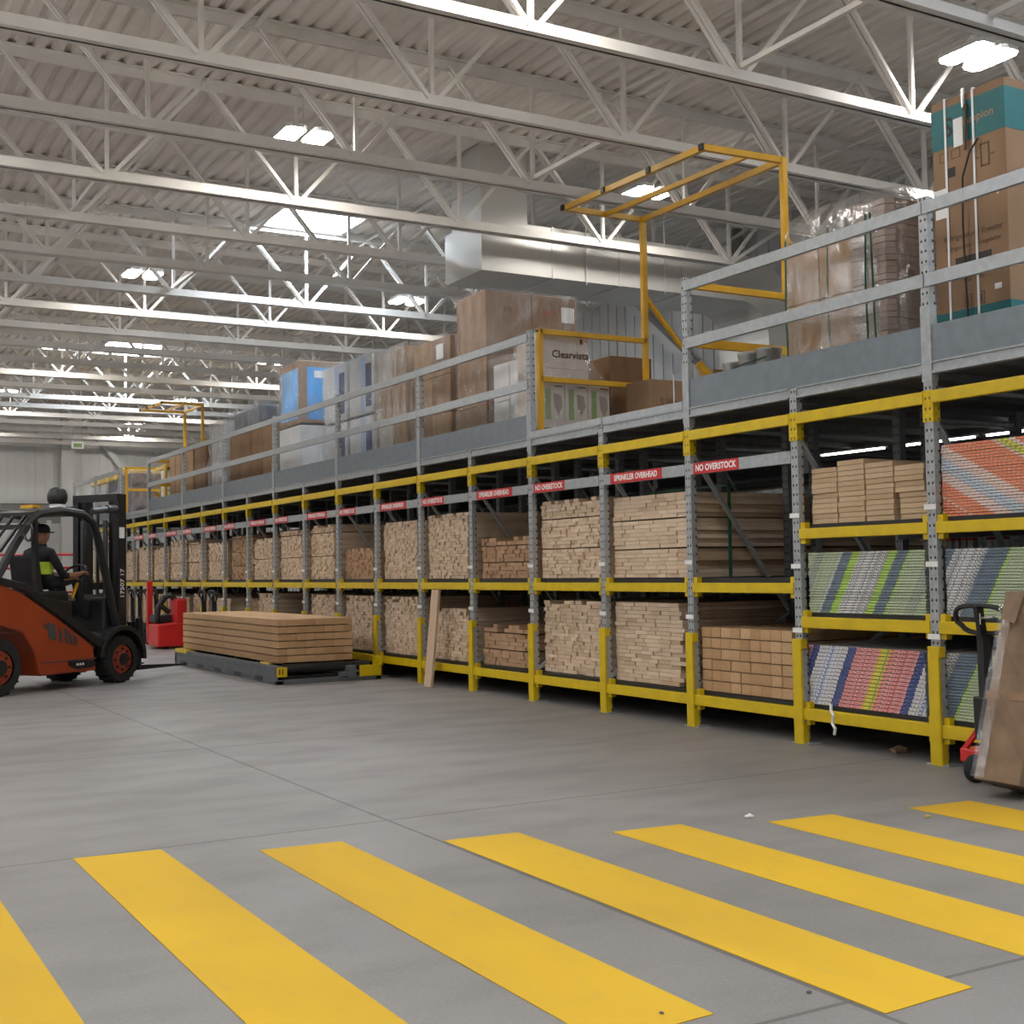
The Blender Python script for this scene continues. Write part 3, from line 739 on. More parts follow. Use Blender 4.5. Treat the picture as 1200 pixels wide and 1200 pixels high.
m_.box((7.95,y0-.0025,4.27),(8.12,y0-.0005,4.29)); m_.box((7.95,y0-.0025,4.44),(8.12,y0-.0005,4.46)); m_.box((7.95,y0-.0025,4.27),(7.965,y0-.0005,4.46)); m_.box((7.9,y0-.0025,4.18),(8.15,y0-.0005,4.21)); m_.box((7.93,y0-.0025,4.12),(8.15,y0-.0005,4.15))
m_.build('side_marks', 'ink', t)
MB().path([(x0-.02,6.25,zt_-.1),(x0-.02,6.255,4.7),(x0-.025,6.26,4.45)], .012, 6).build('dark_strap', 'brink', t)
MB().path([(x0-.02,6.15,4.5),(x0-.03,6.22,4.42),(x0-.03,6.29,4.25),(x0-.03,6.30,3.9),(x0-.03,6.29,3.5),(x0-.03,6.28,3.2)], .007, 6).build('dangling_cord', 'ink', t)
MB().path([(x0-.02,6.27,zt_+.02),(x0-.02,6.275,4.84),(x0-.02,6.27,4.76)], .014, 6).build('clear_tape_end', 'metal', t)

# wrapped load of sacks and cartons
t = thing('wrapped_pallet', 'stretch wrapped pallet of brown cartons and sacks with green straps beside the tall carton', 'wrapped pallet')
pallet(t, 7.45, 8.5, 7.0, 8.3, h=.3)
for (a, b_, c, d_) in ((7.5,8.4,7.42,8.24),):
    cartons(t, a, b_, c, d_, ZD+.3, 4.10, 2, 2, 2, 'card3')
m_ = MB()
for k in range(22):
    z = ZD+.3+k*.05; e = .004*math.sin(k*2.1)+.006
    prof_ = [(7.46-e,7.04),(7.52,7.0-e),(8.4,7.02),(8.45,7.4),(7.50,7.42),(7.44-e,7.38)]
    m_.prism(prof_, z, z+.048, lambda u,v,w:(u,v,w))
m_.build('sack_pile', 'sack', t, bevel=.004)
vs = []; fs = []; nr, nc = 8, 28
def wl(a, k):
    f = k/(nr-1); ca, sa = math.cos(a), math.sin(a)
    e = 4.0; r = (abs(ca)**e+abs(sa)**e)**(-1/e)
    sx = .60*(1+.015*math.sin(7*a+k)); sy = .70*(1+.015*math.cos(5*a-k))
    z = ZD+.26+1.12*min(1, f/.72); sh = 1
    if f > .72: sh = 1-((f-.72)/.28)**2*.85; z += .22*((f-.72)/.28)**.6
    yoff = -.12*max(0, f-.6)
    return (7.99+r*ca*sx*sh, 7.64+r*sa*sy*sh+yoff, z)
for k in range(nr):
    for i in range(nc): vs.append(wl(2*math.pi*i/nc, k))
for k in range(nr-1):
    for i in range(nc): fs.append((k*nc+i, k*nc+(i+1)%nc, (k+1)*nc+(i+1)%nc, (k+1)*nc+i))
fs.append(tuple(range((nr-1)*nc, nr*nc)))
MB().add(vs, fs) 
m_ = MB(); m_.add(vs, fs); m_.build('stretch_wrap', 'wrapn', t, smooth=True)
B((7.6,7.2,4.13), (8.2,7.9,4.2), 'top_sheet', 'card3', t)
for y in (7.12, 7.2, 7.62, 8.12):
    MB().path([(7.41,y,ZD+.2),(7.405,y+.01,3.6),(7.41,y+(.03 if y < 7.15 else 0),4.2)], .008, 6).build('green_strap', 'gstrap', t)
# tins and small carton
for i, (x, y, h) in enumerate(((7.75,8.75,.5),(7.75,9.0,.5),(7.8,9.28,.45),(8.02,9.14,.48))):
    o = MB().lathe([(.115,0),(.12,.01),(.12,.03),(.115,.04),(.115,h-.04),(.122,h-.03),(.122,h-.005),(.1,h),(.095,h-.015)], (x,y,ZD), n=24).build('tin_canister', 'metal', smooth=True)
    tag(o, 'bright tin canister on the platform by the yellow gate, %s from the wrapped pallet' % ('nearest','second','third','rear one')[i], 'canister', 'tin canisters on the platform')
o = MB().path([(7.61,8.62,3.3),(7.60,9.0,3.27),(7.64,9.36,3.22),(7.86,9.47,3.2)], .006, 6).build('strap', 'gstrap'); tag(o, 'loose green strap around the tin canisters', 'strap')
o = B((7.7,9.48,ZD), (8.0,9.72,3.32), 'small_carton', 'card', bevel=.006); o.rotation_euler = (0,0,0)
tag(o, 'small brown carton beside the tin canisters', 'carton')
o = MB().box((-.012,-.07,0), (.012,.07,.32)).build('white_board', 'whitebox'); o.location = (7.9,9.85,ZD+.03); o.rotation_euler = (R(-14),R(8),0)
tag(o, 'small white board leaning by the tall rack post at the gate sill', 'board')

# Clearvista pallet inside the gate
t = thing('wrapped_pallet', 'wrapped pallet of cream cartons printed Clearvista inside the yellow gate', 'wrapped pallet')
pallet(t, 7.36, 8.36, 12.1, 12.68); MB().box((7.36,12.085,ZD+.01), (8.36,12.099,ZD+.12)).build('green_base', 'gstrap', t)
for i in range(3):
    a = 7.38+i*.31
    c = B((a,12.12,ZD+.13), (a+.303,12.66,3.56), 'carton', 'cream', t, bevel=.006)
    plate_y(c, 'green_print', 'green', 12.12, a+.05, a+.12, 3.12, 3.47); 
    MB().prism([(a+.16,3.42),(a+.26,3.40),(a+.275,3.28),(a+.22,3.17),(a+.17,3.27)], 12.117, 12.1195).build('shield_print', 'sack', c)
    plate_y(c, 'dark_line', 'brink', 12.12, a+.17, a+.28, 3.495, 3.51)
c = B((7.38,12.12,3.565), (8.02,12.66,4.14), 'carton', 'cream', t, bevel=.006)
text('Clearvista', 'printed_name', 'brink', c, face_negy(7.76, 12.0985, 3.86), .12, .0016)
plate_y(c, 'emblem', 'brink', 12.12, 7.905, 7.94, 4.0, 4.06); plate_y(c, 'dark_line', 'sack', 12.12, 7.45, 7.95, 3.70, 3.706)
m_ = MB(); m_.add([(7.36,12.10,3.55),(8.34,12.10,3.55),(8.1,12.10,3.72),(8.03,12.10,3.9),(8.03,12.10,4.15),(7.36,12.10,4.15),(7.36,12.10,3.0),(8.33,12.10,3.0)], [(6,7,1,0),(0,1,2,3,4,5)])
m_.add([(7.36,12.10,3.0),(7.35,12.69,3.0),(7.35,12.69,4.15),(7.36,12.10,4.15)], [(0,1,2,3)]); m_.build('stretch_wrap', 'wrap', t)
for i, (a, b_, c, d_, z1, m_) in enumerate(((8.48,9.08,12.35,12.9,3.95,'card2'),(8.42,9.15,11.5,11.95,3.55,'card'))):
    o = B((a,c,ZD), (b_,d_,z1), 'carton', m_, bevel=.006)
    tag(o, ('dark brown carton standing behind the Clearvista pallet' if i == 0 else 'brown printed carton touching the end of the Clearvista pallet'), 'carton')
    if i: text('S Wee', 'printed_name', 'brink', o, face_negy(8.72, c-.0006, 3.3), .11, .0005); MB().box((8.75,c-.006,ZD), (8.765,c-.001,3.62)).build('white_strap', 'paper', o)
# white wrapped cartons
t = thing('wrapped_pallet', 'wrapped pallet of white cartons beside the tall brown carton stack and gate post', 'wrapped pallet')
pallet(t, 7.55, 8.45, 12.78, 13.62); cartons(t, 7.58, 8.42, 12.8, 13.6, ZD+.12, 3.95, 2, 2, 2, 'whitebox'); wrap(t, 7.56, 8.44, 12.78, 13.62, ZD+.1, 4.0, 'wrap')
# big brown stack
t = thing('wrapped_pallet', 'tallest wrapped stack of large brown cartons reaching up to the air duct', 'wrapped pallet')
pallet(t, 7.6, 8.95, 13.78, 14.62)
for k, (za, zb_) in enumerate(((ZD+.12,3.5),(3.5,4.15),(4.15,4.95))):
    for i in range(2):
        c = B((7.6+.675*i+.004,13.8,za), (7.6+.675*(i+1)-.004,14.58,zb_-.004), 'carton', 'card' if (k+i) % 2 else 'card', t, bevel=.008)
        if k == 2: 
            text('XXY' if i else 'KY', 'printed_mark', 'signred' if i else 'brink', c, face_negy(7.93+.62*i, 13.7985, 4.72), .1, .001)
            plate_y(c, 'label', 'paper' if i else 'signred', 13.8, 8.72 if i else 8.18, 8.92 if i else 8.26, 4.62 if i else 4.4, 4.82 if i else 4.44)
wrap(t, 7.6, 8.95, 13.78, 14.6, ZD+.1, 4.95, 'wrap', bulge=.02)
# brown cartons wrapped
t = thing('wrapped_pallet', 'wrapped stack of mid brown cartons beyond the tallest brown stack', 'wrapped pallet')
pallet(t, 7.58, 8.6, 14.75, 15.95); cartons(t, 7.6, 8.58, 14.78, 15.9, ZD+.12, 4.55, 2, 2, 3, ['card','card3']); wrap(t, 7.58, 8.6, 14.75, 15.95, ZD+.1, 4.57, 'wrap', bulge=.04)
plate(t, 'white_label', 'paper', 7.56, 14.9, 15.1, 4.25, 4.45)
t = thing('wrapped_pallet', 'milky wrapped pallet of pale cartons between the brown and the blue loads', 'wrapped pallet')
pallet(t, 7.58, 8.6, 16.08, 17.15); cartons(t, 7.6, 8.58, 16.1, 17.12, ZD+.12, 4.62, 2, 2, 3, ['cream','whitebox','card3']); wrap(t, 7.58, 8.6, 16.08, 17.14, ZD+.1, 4.64, 'wrapw', bulge=.05)
# white and blue appliance cartons
for i, (a, b_) in enumerate(((17.25,18.2),(18.3,19.25))):
    for k, (za, zb_) in enumerate(((ZD,3.78),(3.82,4.72))):
        lab = '%s white carton with navy print, %s of the pair nearest the %s' % (('lower','upper')[k], ('right stack','left stack')[i], ('milky wrapped pallet','blue printed cartons')[i])
        lab = '%s white carton with navy and pale blue print beside the %s' % (('lower','upper')[k], ('milky wrapped pallet','bright blue carton')[i])
        t = thing('appliance_carton', lab, 'carton', (0,0,0), 0, 'white and blue appliance cartons')
        if k == 0: pallet(t, 7.6, 8.5, a, b_, h=.12); za += .12
        B((7.6,a,za), (8.5,b_,zb_), 'carton_body', 'whitebox', t, bevel=.01)
        h = zb_-za
        plate(t, 'navy_panel', 'dblue', 7.6, a+.1, a+.32, za+.1, zb_-.15); plate(t, 'pale_panel', 'lblue', 7.6, a+.36, a+.5, za+.02, zb_-.02)
        plate_y(t, 'navy_panel', 'dblue', a, 7.85, 8.25, za+.3, za+.62); plate_y(t, 'pale_panel', 'lblue', a, 8.3, 8.48, za+.02, zb_-.02)
        wrap(t, 7.58, 8.52, a-.01, b_+.01, za+.02, zb_+.01, 'wrapb', bulge=.03)
for k, (za, zb_) in enumerate(((ZD,3.95),(3.99,5.05))):
    t = thing('appliance_carton', ('lower pale carton' if k == 0 else 'upper brown carton with bright blue printed faces') + (' under the bright blue printed carton' if k == 0 else ' topping the row of loads'), 'carton', (0,0,0), 0)
    if k == 0: pallet(t, 7.6, 8.6, 20.35, 21.4); za += .12
    B((7.6,20.35,za), (8.6,21.4,zb_), 'carton_body', 'card' if k else 'whitebox', t, bevel=.01)
    if k:
        plate(t, 'blue_panel', 'blue', 7.6, 20.45, 21.3, za+.08, zb_-.12); plate_y(t, 'blue_panel', 'blue', 20.35, 7.72, 8.5, za+.06, zb_-.1)
        plate_y(t, 'white_panel', 'paper', 20.346, 7.85, 8.35, zb_-.28, zb_-.16); plate_y(t, 'navy_panel', 'dblue', 20.346, 8.1, 8.4, za+.12, za+.32); plate_y(t, 'pale_panel', 'lblue', 20.347, 8.0, 8.4, za+.34, za+.75)
    else:
        plate_y(t, 'pale_panel', 'lblue', 20.35, 8.3, 8.55, za+.02, zb_-.03)
    wrap(t, 7.58, 8.62, 20.33, 21.42, za+.02, zb_+.01, 'wrap', bulge=.03)
# brown stack with dark wrapped top
t = thing('wrapped_pallet', 'wide brown carton stack with a dark wrapped top beyond the bright blue carton', 'wrapped pallet')
pallet(t, 7.6, 8.6, 21.7, 24.3); cartons(t, 7.6, 8.6, 21.7, 24.3, ZD+.12, 4.15, 1, 4, 2, ['card','card2'])
m_ = MB().box((7.65,22.5,4.16), (8.55,24.2,4.6)); m_.build('dark_top_load', 'dgrey', t, bevel=.06)
wrap(t, 7.6, 8.6, 22.45, 24.25, 4.14, 4.62, 'wrapb', bulge=.04)
t = thing('wrapped_pallet', 'tall narrow white wrapped load beyond the dark topped brown stack', 'wrapped pallet')
pallet(t, 7.6, 8.5, 24.6, 25.6); cartons(t, 7.62, 8.48, 24.62, 25.58, ZD+.12, 4.45, 2, 2, 2, 'whitebox'); wrap(t, 7.6, 8.5, 24.6, 25.6, ZD+.1, 4.5, 'wrapw', bulge=.06)
for i, (a, b_, z1, m_) in enumerate(((25.9,26.75,4.15,'card2'),(26.85,27.8,4.2,'card3'),(27.85,28.72,4.1,'card3'))):
    o = B((7.6,a,ZD), (8.5,b_,z1), 'carton', m_, bevel=.01)
    tag(o, 'large %s carton on the platform, %s' % (('dark brown','tan','tan')[i], ('next to the narrow white load','middle one of three in a row','last one before the far yellow gate')[i]), 'carton', 'large cartons near the far gate')
    MB().box((7.596,(a+b_)/2-.03,ZD), (7.599,(a+b_)/2+.03,z1)).build('tape', 'card', o)
t = thing('wrapped_pallet', 'white rolls with yellow edging standing by the far yellow gate', 'wrapped pallet')
for z in (ZD, ZD+.5): MB().lathe([(.45,0),(.46,.02),(.46,.46),(.45,.48)], (8.1,29.6,z), n=24).build('roll', 'whitebox', t, smooth=True)
B((7.6,29.15,ZD), (7.66,29.3,4.0), 'yellow_edge', 'yellowpack', t); B((7.62,29.1,3.9), (8.5,30.1,3.98), 'yellow_sheet', 'yellowpack', t)
t = thing('wrapped_pallet', 'grey purple wrapped load of sacks inside the far yellow gate', 'wrapped pallet')
pallet(t, 7.5, 8.6, 32.0, 33.0); cartons(t, 7.5, 8.6, 32.0, 33.0, ZD+.12, 4.0, 2, 2, 3, 'purple', name='sack'); wrap(t, 7.5, 8.6, 32.0, 33.0, ZD+.1, 4.05, 'wrapw')
for i in range(4):
    a = 33.2+i*1.0
    t = thing('wrapped_pallet', 'pale wrapped pallet with a yellow top beyond the far gate, %s of four' % ORD[i], 'wrapped pallet', (0,0,0), 0, 'yellow topped pallets beyond the far gate')
    pallet(t, 7.6, 8.6, a, a+.85); cartons(t, 7.62, 8.58, a+.02, a+.83, ZD+.12, 3.95, 1, 1, 2, 'whitebox' if i != 1 else 'dgrey'); B((7.58,a-.02,3.96), (8.62,a+.87,4.22), 'yellow_top', 'yellowpack', t, bevel=.04); wrap(t, 7.6, 8.6, a, a+.85, ZD+.1, 3.97, 'wrapb', top=False)
# small packs behind the green drywall
for i, y in enumerate((7.13,7.06,6.99,6.92,6.74,6.68,6.62)):
    t = thing('small_pack', 'x', 'pack', (8.2,y,1.0535+23*.0208), 0, 'small white and red packs behind the green drywall')
    t['label'] = 'small white pack with a red top standing behind the green ended drywall'
    B((-.03,-.025,0), (.03,.025,.075), 'pack_body', 'paper', t); B((-.031,-.026,.075), (.031,.026,.096), 'red_top', 'signred', t)

# ------------------------------------------------------------------ platform table with timber bundle
t = thing('loading_table', 'low grey roller platform with yellow corners under the timber bundle', 'loading platform', (0,0,0))
xa, xb, ya, yb = 5.52, 6.98, 15.72, 20.6
MB().box((xa,ya,.0), (xa+.1,yb,.05)).box((xa,ya,.17), (xa+.1,yb,.235)).box((xa,ya,.05), (xa+.02,yb,.17)).box((xb-.08,ya,0), (xb,yb,.06)).box((xa,ya,0), (xb,ya+.09,.06)).box((xa,yb-.1,0), (xb,yb,.2)).build('frame', 'pgrey', t, bevel=.006)
m_ = MB()
for k in range(5): m_.box((xa-.004,ya+.55+k*.92,.02), (xa-.001,ya+.85+k*.92,.075))
m_.build('fork_pocket', 'black', t)
for k in range(5): MB().tube((xa+.12,ya+.14+k*1.0,.19), (xb-.12,ya+.14+k*1.0,.19), .062, n=16).build('roller', 'black', t)
MB().box((xa+.1,ya+.12,.03), (xb-.1,yb-.1,.1)).build('bed', 'black', t)
MB().box((6.5,ya-.02,.03), (6.62,ya+.14,.2)).box((6.4,ya-.02,.06), (6.5,ya+.1,.12)).build('latch_block', 'pgrey', t, bevel=.01)
MB().box((6.66,ya-.03,.05), (xb+.01,ya-.01,.2)).box((xb-.02,ya-.03,.05), (xb+.01,ya+.25,.3)).build('yellow_bracket', 'yellow', t, bevel=.006)
MB().box((xa-.006,ya+.02,.1), (xa+.0,ya+.5,.23)).build('corner_plate', 'pgrey', t)
c = MB().box((xa-.004,ya-.006,.1), (xa+.14,ya-.001,.225)).build('corner_mark', 'yellow', t)
m_ = MB().box((xa+.03,ya-.009,.13), (xa+.045,ya-.0065,.2)).box((xa+.07,ya-.009,.13), (xa+.085,ya-.0065,.2)); m_.build('black_bars', 'black', c)
MB().box((xa-.01,yb-.7,.2), (xa+.3,yb-.05,.255)).build('yellow_plate', 'yellow', t, bevel=.005)
MB().box((xa+.05,ya+.45,.236), (xa+.25,ya+.8,.26)).build('yellow_stop', 'yellowpack', t)
m_ = None
p = board_obj('square_timber', 'timber', 4.5, .1295, .083)
first = True
for r in range(6):
    for c in range(8):
        o = p if first else p.copy()
        if not first: C.objects.link(o)
        first = False
        o.location = (5.6+.0655+.131*c, 15.9+random.uniform(-.012,.012), .2645+.0455+.0955*r); o.rotation_euler = (0,0,R(90))
        tag(o, 'long timber in the six high bundle lying on the grey roller platform', 'timber', 'timbers on the roller platform')
for i, y in enumerate((16.3, 18.1, 20.0)):
    pass

# ------------------------------------------------------------------ pallet trucks
def pallet_truck(label, x, y, rz, body, hs=1.0, grp=None):
    t = thing('pallet_truck', label, 'pallet truck', (x,y,0), rz, grp)
    for s in (-1, 1):
        MB().prism([(.1,.045),(1.2,.045),(1.28,.06),(1.2,.085),(.1,.085)], s*.19-.075, s*.19+.075).build('fork', body, t, bevel=.006)
        MB().tube((1.05,s*.19-.04,.036), (1.05,s*.19+.04,.036), .034, n=12).build('load_wheel', 'rubber', t)
        MB().lathe([(.04,-.025),(.088,-.025),(.09,-.015),(.09,.015),(.088,.025),(.04,.025)], (-.08,s*.09,.091), 'y', 20).build('steer_wheel', 'rubber', t, smooth=True)
    MB().box((-.02,-.27,.11), (.13,.27,.20)).prism([(.0,.2),(.13,.2),(.10,.42),(.02,.42)], -.1, .1).build('fork_head', body, t, bevel=.01)
    for s in (-1, 1): MB().add([(-.02,s*.27,.2),(-.02,s*.25,.2),(.0,s*.08,.42),(.0,s*.06,.40),(.03,s*.27,.2),(.03,s*.25,.2),(.04,s*.08,.42),(.04,s*.06,.40)],[(0,1,3,2),(4,5,7,6),(0,4,6,2),(1,5,7,3),(0,1,5,4),(2,3,7,6)]) if False else MB().bar((.01,s*.255,.19), (.03,s*.07,.42), .03, .03).build('gusset', body, t)
    MB().tube((-.06,0,.1), (-.06,0,.34), .05).tube((-.06,0,.34), (-.06,0,.5), .032).build('pump', 'metal' if body == 'red' else 'black', t)
    MB().prism([(-.1,.28),(-.02,.28),(-.03,.56),(-.11,.56)], -.075, .075).build('shaft_fork', 'black', t, bevel=.01)
    top = Vector((-.07,0,.96))
    MB().bar((-.065,0,.5), top, .08, .05).build('shaft', 'black', t)
    pts = []
    for k in range(28):
        a = 2*math.pi*k/28; ca, sa = math.cos(a), math.sin(a)
        e = 3.2; r = (abs(ca)**e+abs(sa)**e)**(-1/e)
        wy = .2*(.86 if sa < 0 and abs(ca) < .95 else 1)
        pts.append((top.x-.02-(.03*sa), r*ca*wy, 1.06+r*sa*.09))
    MB().path(pts, .017, 8, True).build('handle_loop', 'black', t)
    MB().bar((top.x-.01,0,.94), (top.x-.05,0,1.15), .06, .03).build('handle_stem', 'black', t)
    MB().box((top.x-.055,-.02,1.03), (top.x-.05,.02,1.1)).build('handle_label', 'paper', t)
    MB().tube((top.x-.04,-.02,1.07), (top.x-.07,-.14,1.08), .008).build('release_lever', 'metal', t)
    return t
pallet_truck('red hand pallet truck with black loop handle in front of the grey ended drywall', 6.83, 5.64, 0, 'red')
for i, (y, w) in enumerate(((22.15,'first'),(22.78,'second'))):
    pallet_truck('black hand pallet truck with loop handle, %s behind the timber bundle' % w, 6.7, y, 0, 'black', grp='black pallet trucks')
for i, y in enumerate((26.35, 27.0, 27.75, 28.4)):
    pallet_truck('black hand pallet truck parked between the forklift and the red stacker, %s from the stacker' % ORD[i], 6.75, y, 0, 'black', grp='black pallet trucks')
t = thing('pallet_stacker', 'red walk behind pallet stacker parked at the rack behind the forklift forks', 'pallet stacker', (6.62,25.2,0), R(0))
MB().prism([(-.3,.04),(.28,.04),(.28,.5),(.1,.52),(-.3,.48)], -.38, .38).build('base_body', 'red', t, bevel=.03)
MB().box((.05,-.38,.5), (.28,.1,.98)).build('battery_tower', 'red', t, bevel=.04)
MB().box((-.28,-.1,.5), (.28,.36,.66)).build('black_cover', 'black', t, bevel=.03)
MB().box((-.3,.40,.1), (-.2,.50,1.32)).box((.2,.40,.1), (.28,.50,1.0)).build('mast', 'red', t)
MB().path([(-.25,-.1,.55),(-.22,-.1,.8),(-.1,-.1,1.0),(.02,-.12,1.04),(.1,-.13,.95)], .06, 10).build('tiller_arm', 'black', t)
MB().tube((-.2,-.12,.86), (.0,-.12,.7), .05).build('tiller_grip', 'black', t)
for y in (-.25, .25): MB().tube((-.1,y-.04,.06), (-.1,y+.04,.06), .058, n=16).build('wheel', 'rubber', t)
for y in (-.15, .15): MB().box((.28,y-.06,.04), (1.3,y+.06,.09)).build('fork', 'black', t)

# leaning carton at the picture edge
t = thing('leaning_carton', 'long battered brown carton leaning against the rack beside the red pallet truck', 'carton', (6.69,5.075,0.002), 0)
t.rotation_euler = (0, R(17), 0)
m_ = MB(); nz = 9; vs = []; fs = []
for k in range(nz+1):
    z = 1.19*k/nz
    for (x, y) in ((-.36,.0),(-.36,.11),(-.36,.22),(-.36,.33),(0,.33),(0,.16),(0,0)):
        e = random.uniform(-.008,.008) if 0 < k < nz else 0
        vs.append((x+e*1.5-(.012 if (x < -.1 and .1 < y < .3) else 0), y+e, z))
n = 7
for k in range(nz):
    for i in range(n): fs.append((k*n+i, k*n+(i+1)%n, (k+1)*n+(i+1)%n, (k+1)*n+i))
fs += [tuple(range(n)), tuple(range(nz*n, nz*n+n))]
m_.add(vs, fs); m_.build('carton_body', 'cardbox', t, bevel=.004)
m_ = MB(); m_.add([(-.38,.31,1.185),(-.38,.17,1.185),(-.415,.18,.97),(-.41,.29,1.0),(-.368,.31,1.18),(-.368,.17,1.18),(-.403,.18,.975),(-.397,.29,1.005)], [(0,1,2,3),(4,5,6,7),(0,1,5,4),(1,2,6,5),(2,3,7,6),(3,0,4,7)]); m_.build('open_flap', 'cardbox', t)
MB().box((-.383,.03,.72), (-.379,.06,1.02)).build('lime_tape', 'lime', t); MB().box((-.379,-.001,.5), (-.375,.331,.55)).build('packing_tape', 'card', t)
m_ = MB(); vs = []; fs = []
for k in range(9):
    for i in range(6): vs.append((-.381-random.uniform(0,.012), .338-.10*i/5, .01+1.1*k/8))
for k in range(8):
    for i in range(5): fs.append((k*6+i,k*6+i+1,(k+1)*6+i+1,(k+1)*6+i))
m_.add(vs, fs); m_.build('plastic_film', 'wrap', t, smooth=True)

# litter
def litter(name, label, x, y, sz, mat, cat='scrap'):
    m_ = MB(); n = 7
    vs = [(sz*random.uniform(.5,1)*math.cos(2*math.pi*k/n), sz*random.uniform(.4,.9)*math.sin(2*math.pi*k/n), random.uniform(.1,.4)*sz) for k in range(n)] + [(0,0,.6*sz)]
    vs += [(a*.9, b_*.9, 0.0005) for a, b_, _ in vs[:n]]
    m_.add(vs, [(k,(k+1)%n,n) for k in range(n)] + [tuple(range(n+1,2*n+1))] + [(k,(k+1)%n,n+1+(k+1)%n,n+1+k) for k in range(n)])
    o = m_.build(name, mat); o.location = (x,y,.004); tag(o, label, cat)
litter('paper_scrap', 'small crumpled white paper scrap on the concrete beyond the stripes', 4.784, 5.66, .035, 'paper')
litter('cardboard_scrap', 'torn cardboard scrap lying under the red and navy drywall bay', 7.35, 6.95, .09, 'card')
litter('paper_scrap', 'tiny yellowish scrap on the floor near the leaning carton', 5.6, 5.1, .025, 'yellowpack')
litter('dark_scrap', 'small dark chip on the floor between two stripes', 2.985, 3.25, .012, 'dgrey')
litter('dark_scrap', 'small dark chip lying on a long yellow stripe', 2.45, 3.35, .012, 'dgrey')
o = MB().path([(7.07,7.37,.35),(7.06,7.36,.3),(7.055,7.33,.27),(7.06,7.35,.2),(7.05,7.31,.17),(7.06,7.33,.12)], .012, 6).build('plastic_shred', 'paper'); tag(o, 'shred of white plastic hanging on the lowest beam under the red drywall', 'scrap')
# far red barrier and hanging sign
t = thing('red_tube_rack', 'red tubular rack standing far away near the white dock door', 'rack', (6.0,38,0))
for x in (-1.2, .2, 1.3): MB().tube((x,0,0), (x,0,2.1), .035, n=8).build('upright', 'red', t)
for z in (2.08, 1.7, 1.0): MB().tube((-1.2,0,z), (1.3,0,z), .035, n=8).build('rail', 'red', t)
t = thing('hanging_sign', 'small green and white sign hanging from the roof joists far away', 'sign', (7.5,38.6,0))
MB().box((-.17,-.03,5.2), (.17,.03,5.4)).build('sign_panel', 'paper', t); MB().box((-.12,-.035,5.24), (.12,-.031,5.36)).build('green_print', 'green', t); MB().tube((-.12,0,5.4),(-.12,0,7.3),.008,n=6).tube((.12,0,5.4),(.12,0,7.3),.008,n=6).build('hanger', 'lamprim', t)

# ------------------------------------------------------------------ forklift
t = thing('forklift', 'red forklift truck with black cab and mast driving towards the racks', 'forklift', (3.63,17.98,0), R(34.96))
body = [(-2.9,.42),(-3.0,1.1),(-2.8,1.36),(-2.05,1.36),(-1.72,1.25),(-1.1,.90),(-.5,.52),(-.45,.2),(-1.42,.2),(-1.5,.5),(-1.7,.76),(-2.05,.86),(-2.4,.76),(-2.55,.5),(-2.6,.4)]
b_ = MB().prism(body, -.575, .575).build('body', 'orange', t, bevel=.025)
m_ = MB()
for s in (-1, 1):
    y = s*.578
    m_.box((-1.40,y-.004,.355), (-.46,y+.004,.368))
    for (u, z, w_, h) in ((-1.36,.80,.05,.06),(-1.28,.66,.13,.2),(-1.10,.62,.05,.16),(-1.0,.6,.05,.18),(-.92,.58,.05,.14),(-.84,.57,.05,.1)):
        T = lambda a, b__, w__: (a, w__, b__)
        m_.prism([(u,z),(u+w_,z-.03),(u+w_*.8,z+h-.03),(u-.02,z+h)], y-.004, y+.004)
m_.build('vent_slots', 'dgrey', b_)
m_ = MB()
for s in (-1, 1):
    m_.prism([(-.95,.36),(-.5,.34),(-.46,.30),(-.52,.25),(-.8,.24),(-.95,.30)], s*.578-.006, s*.578+.006)
st = m_.build('step_plate', 'black', t)
m_ = MB()
for s in (-1, 1):
    for k in range(3): m_.prism([(-.82+k*.05,.29),(-.78+k*.05,.29),(-.79+k*.05,.32),(-.81+k*.05,.32)], s*.586-.003, s*.586+.003)
m_.build('maker_mark', 'paper', st)
rail = [(-2.2,1.38),(-1.7,1.27),(-1.1,.92),(-.48,.54),(-.36,.48),(-.36,.60),(-.48,.66),(-1.05,1.0),(-1.68,1.36),(-2.2,1.47)]
m_ = MB()
for s in (-1, 1): m_.prism(rail, s*.57-.03, s*.57+.03)
m_.build('side_trim', 'black', t, bevel=.01)
MB().prism([(-1.6,.9),(-.72,.8),(-.72,1.1),(-1.6,1.25)], -.42, .42).build('seat_base', 'black', t, bevel=.02)
se = MB().box((-1.12,-.25,1.1), (-.6,.25,1.25)).prism([(-1.1,1.22),(-1.02,1.22),(-1.1,1.72),(-1.18,1.72)], -.24, .24).build('seat', 'black', t, bevel=.03)
MB().prism([(-1.0,.56),(-.05,.42),(.0,.62),(-.4,.70),(-.95,.8)], -.5, .5).build('floor_plate', 'dgrey', t, bevel=.02)
MB().prism([(-.2,.6),(.0,.55),(.03,1.02),(-.05,1.2),(-.18,1.14)], -.46, .46).build('dashboard', 'black', t, bevel=.03)
MB().tube((-.12,.0,1.1), (-.24,.0,1.45), .025).build('steering_column', 'black', t)
pts = [(-.25+.14*math.sin(a)*.8, .19*math.cos(a), 1.48+.14*math.sin(a)*.8) for a in [2*math.pi*k/20 for k in range(20)]]
MB().path(pts, .016, 8, True).build('steering_wheel', 'black', t)
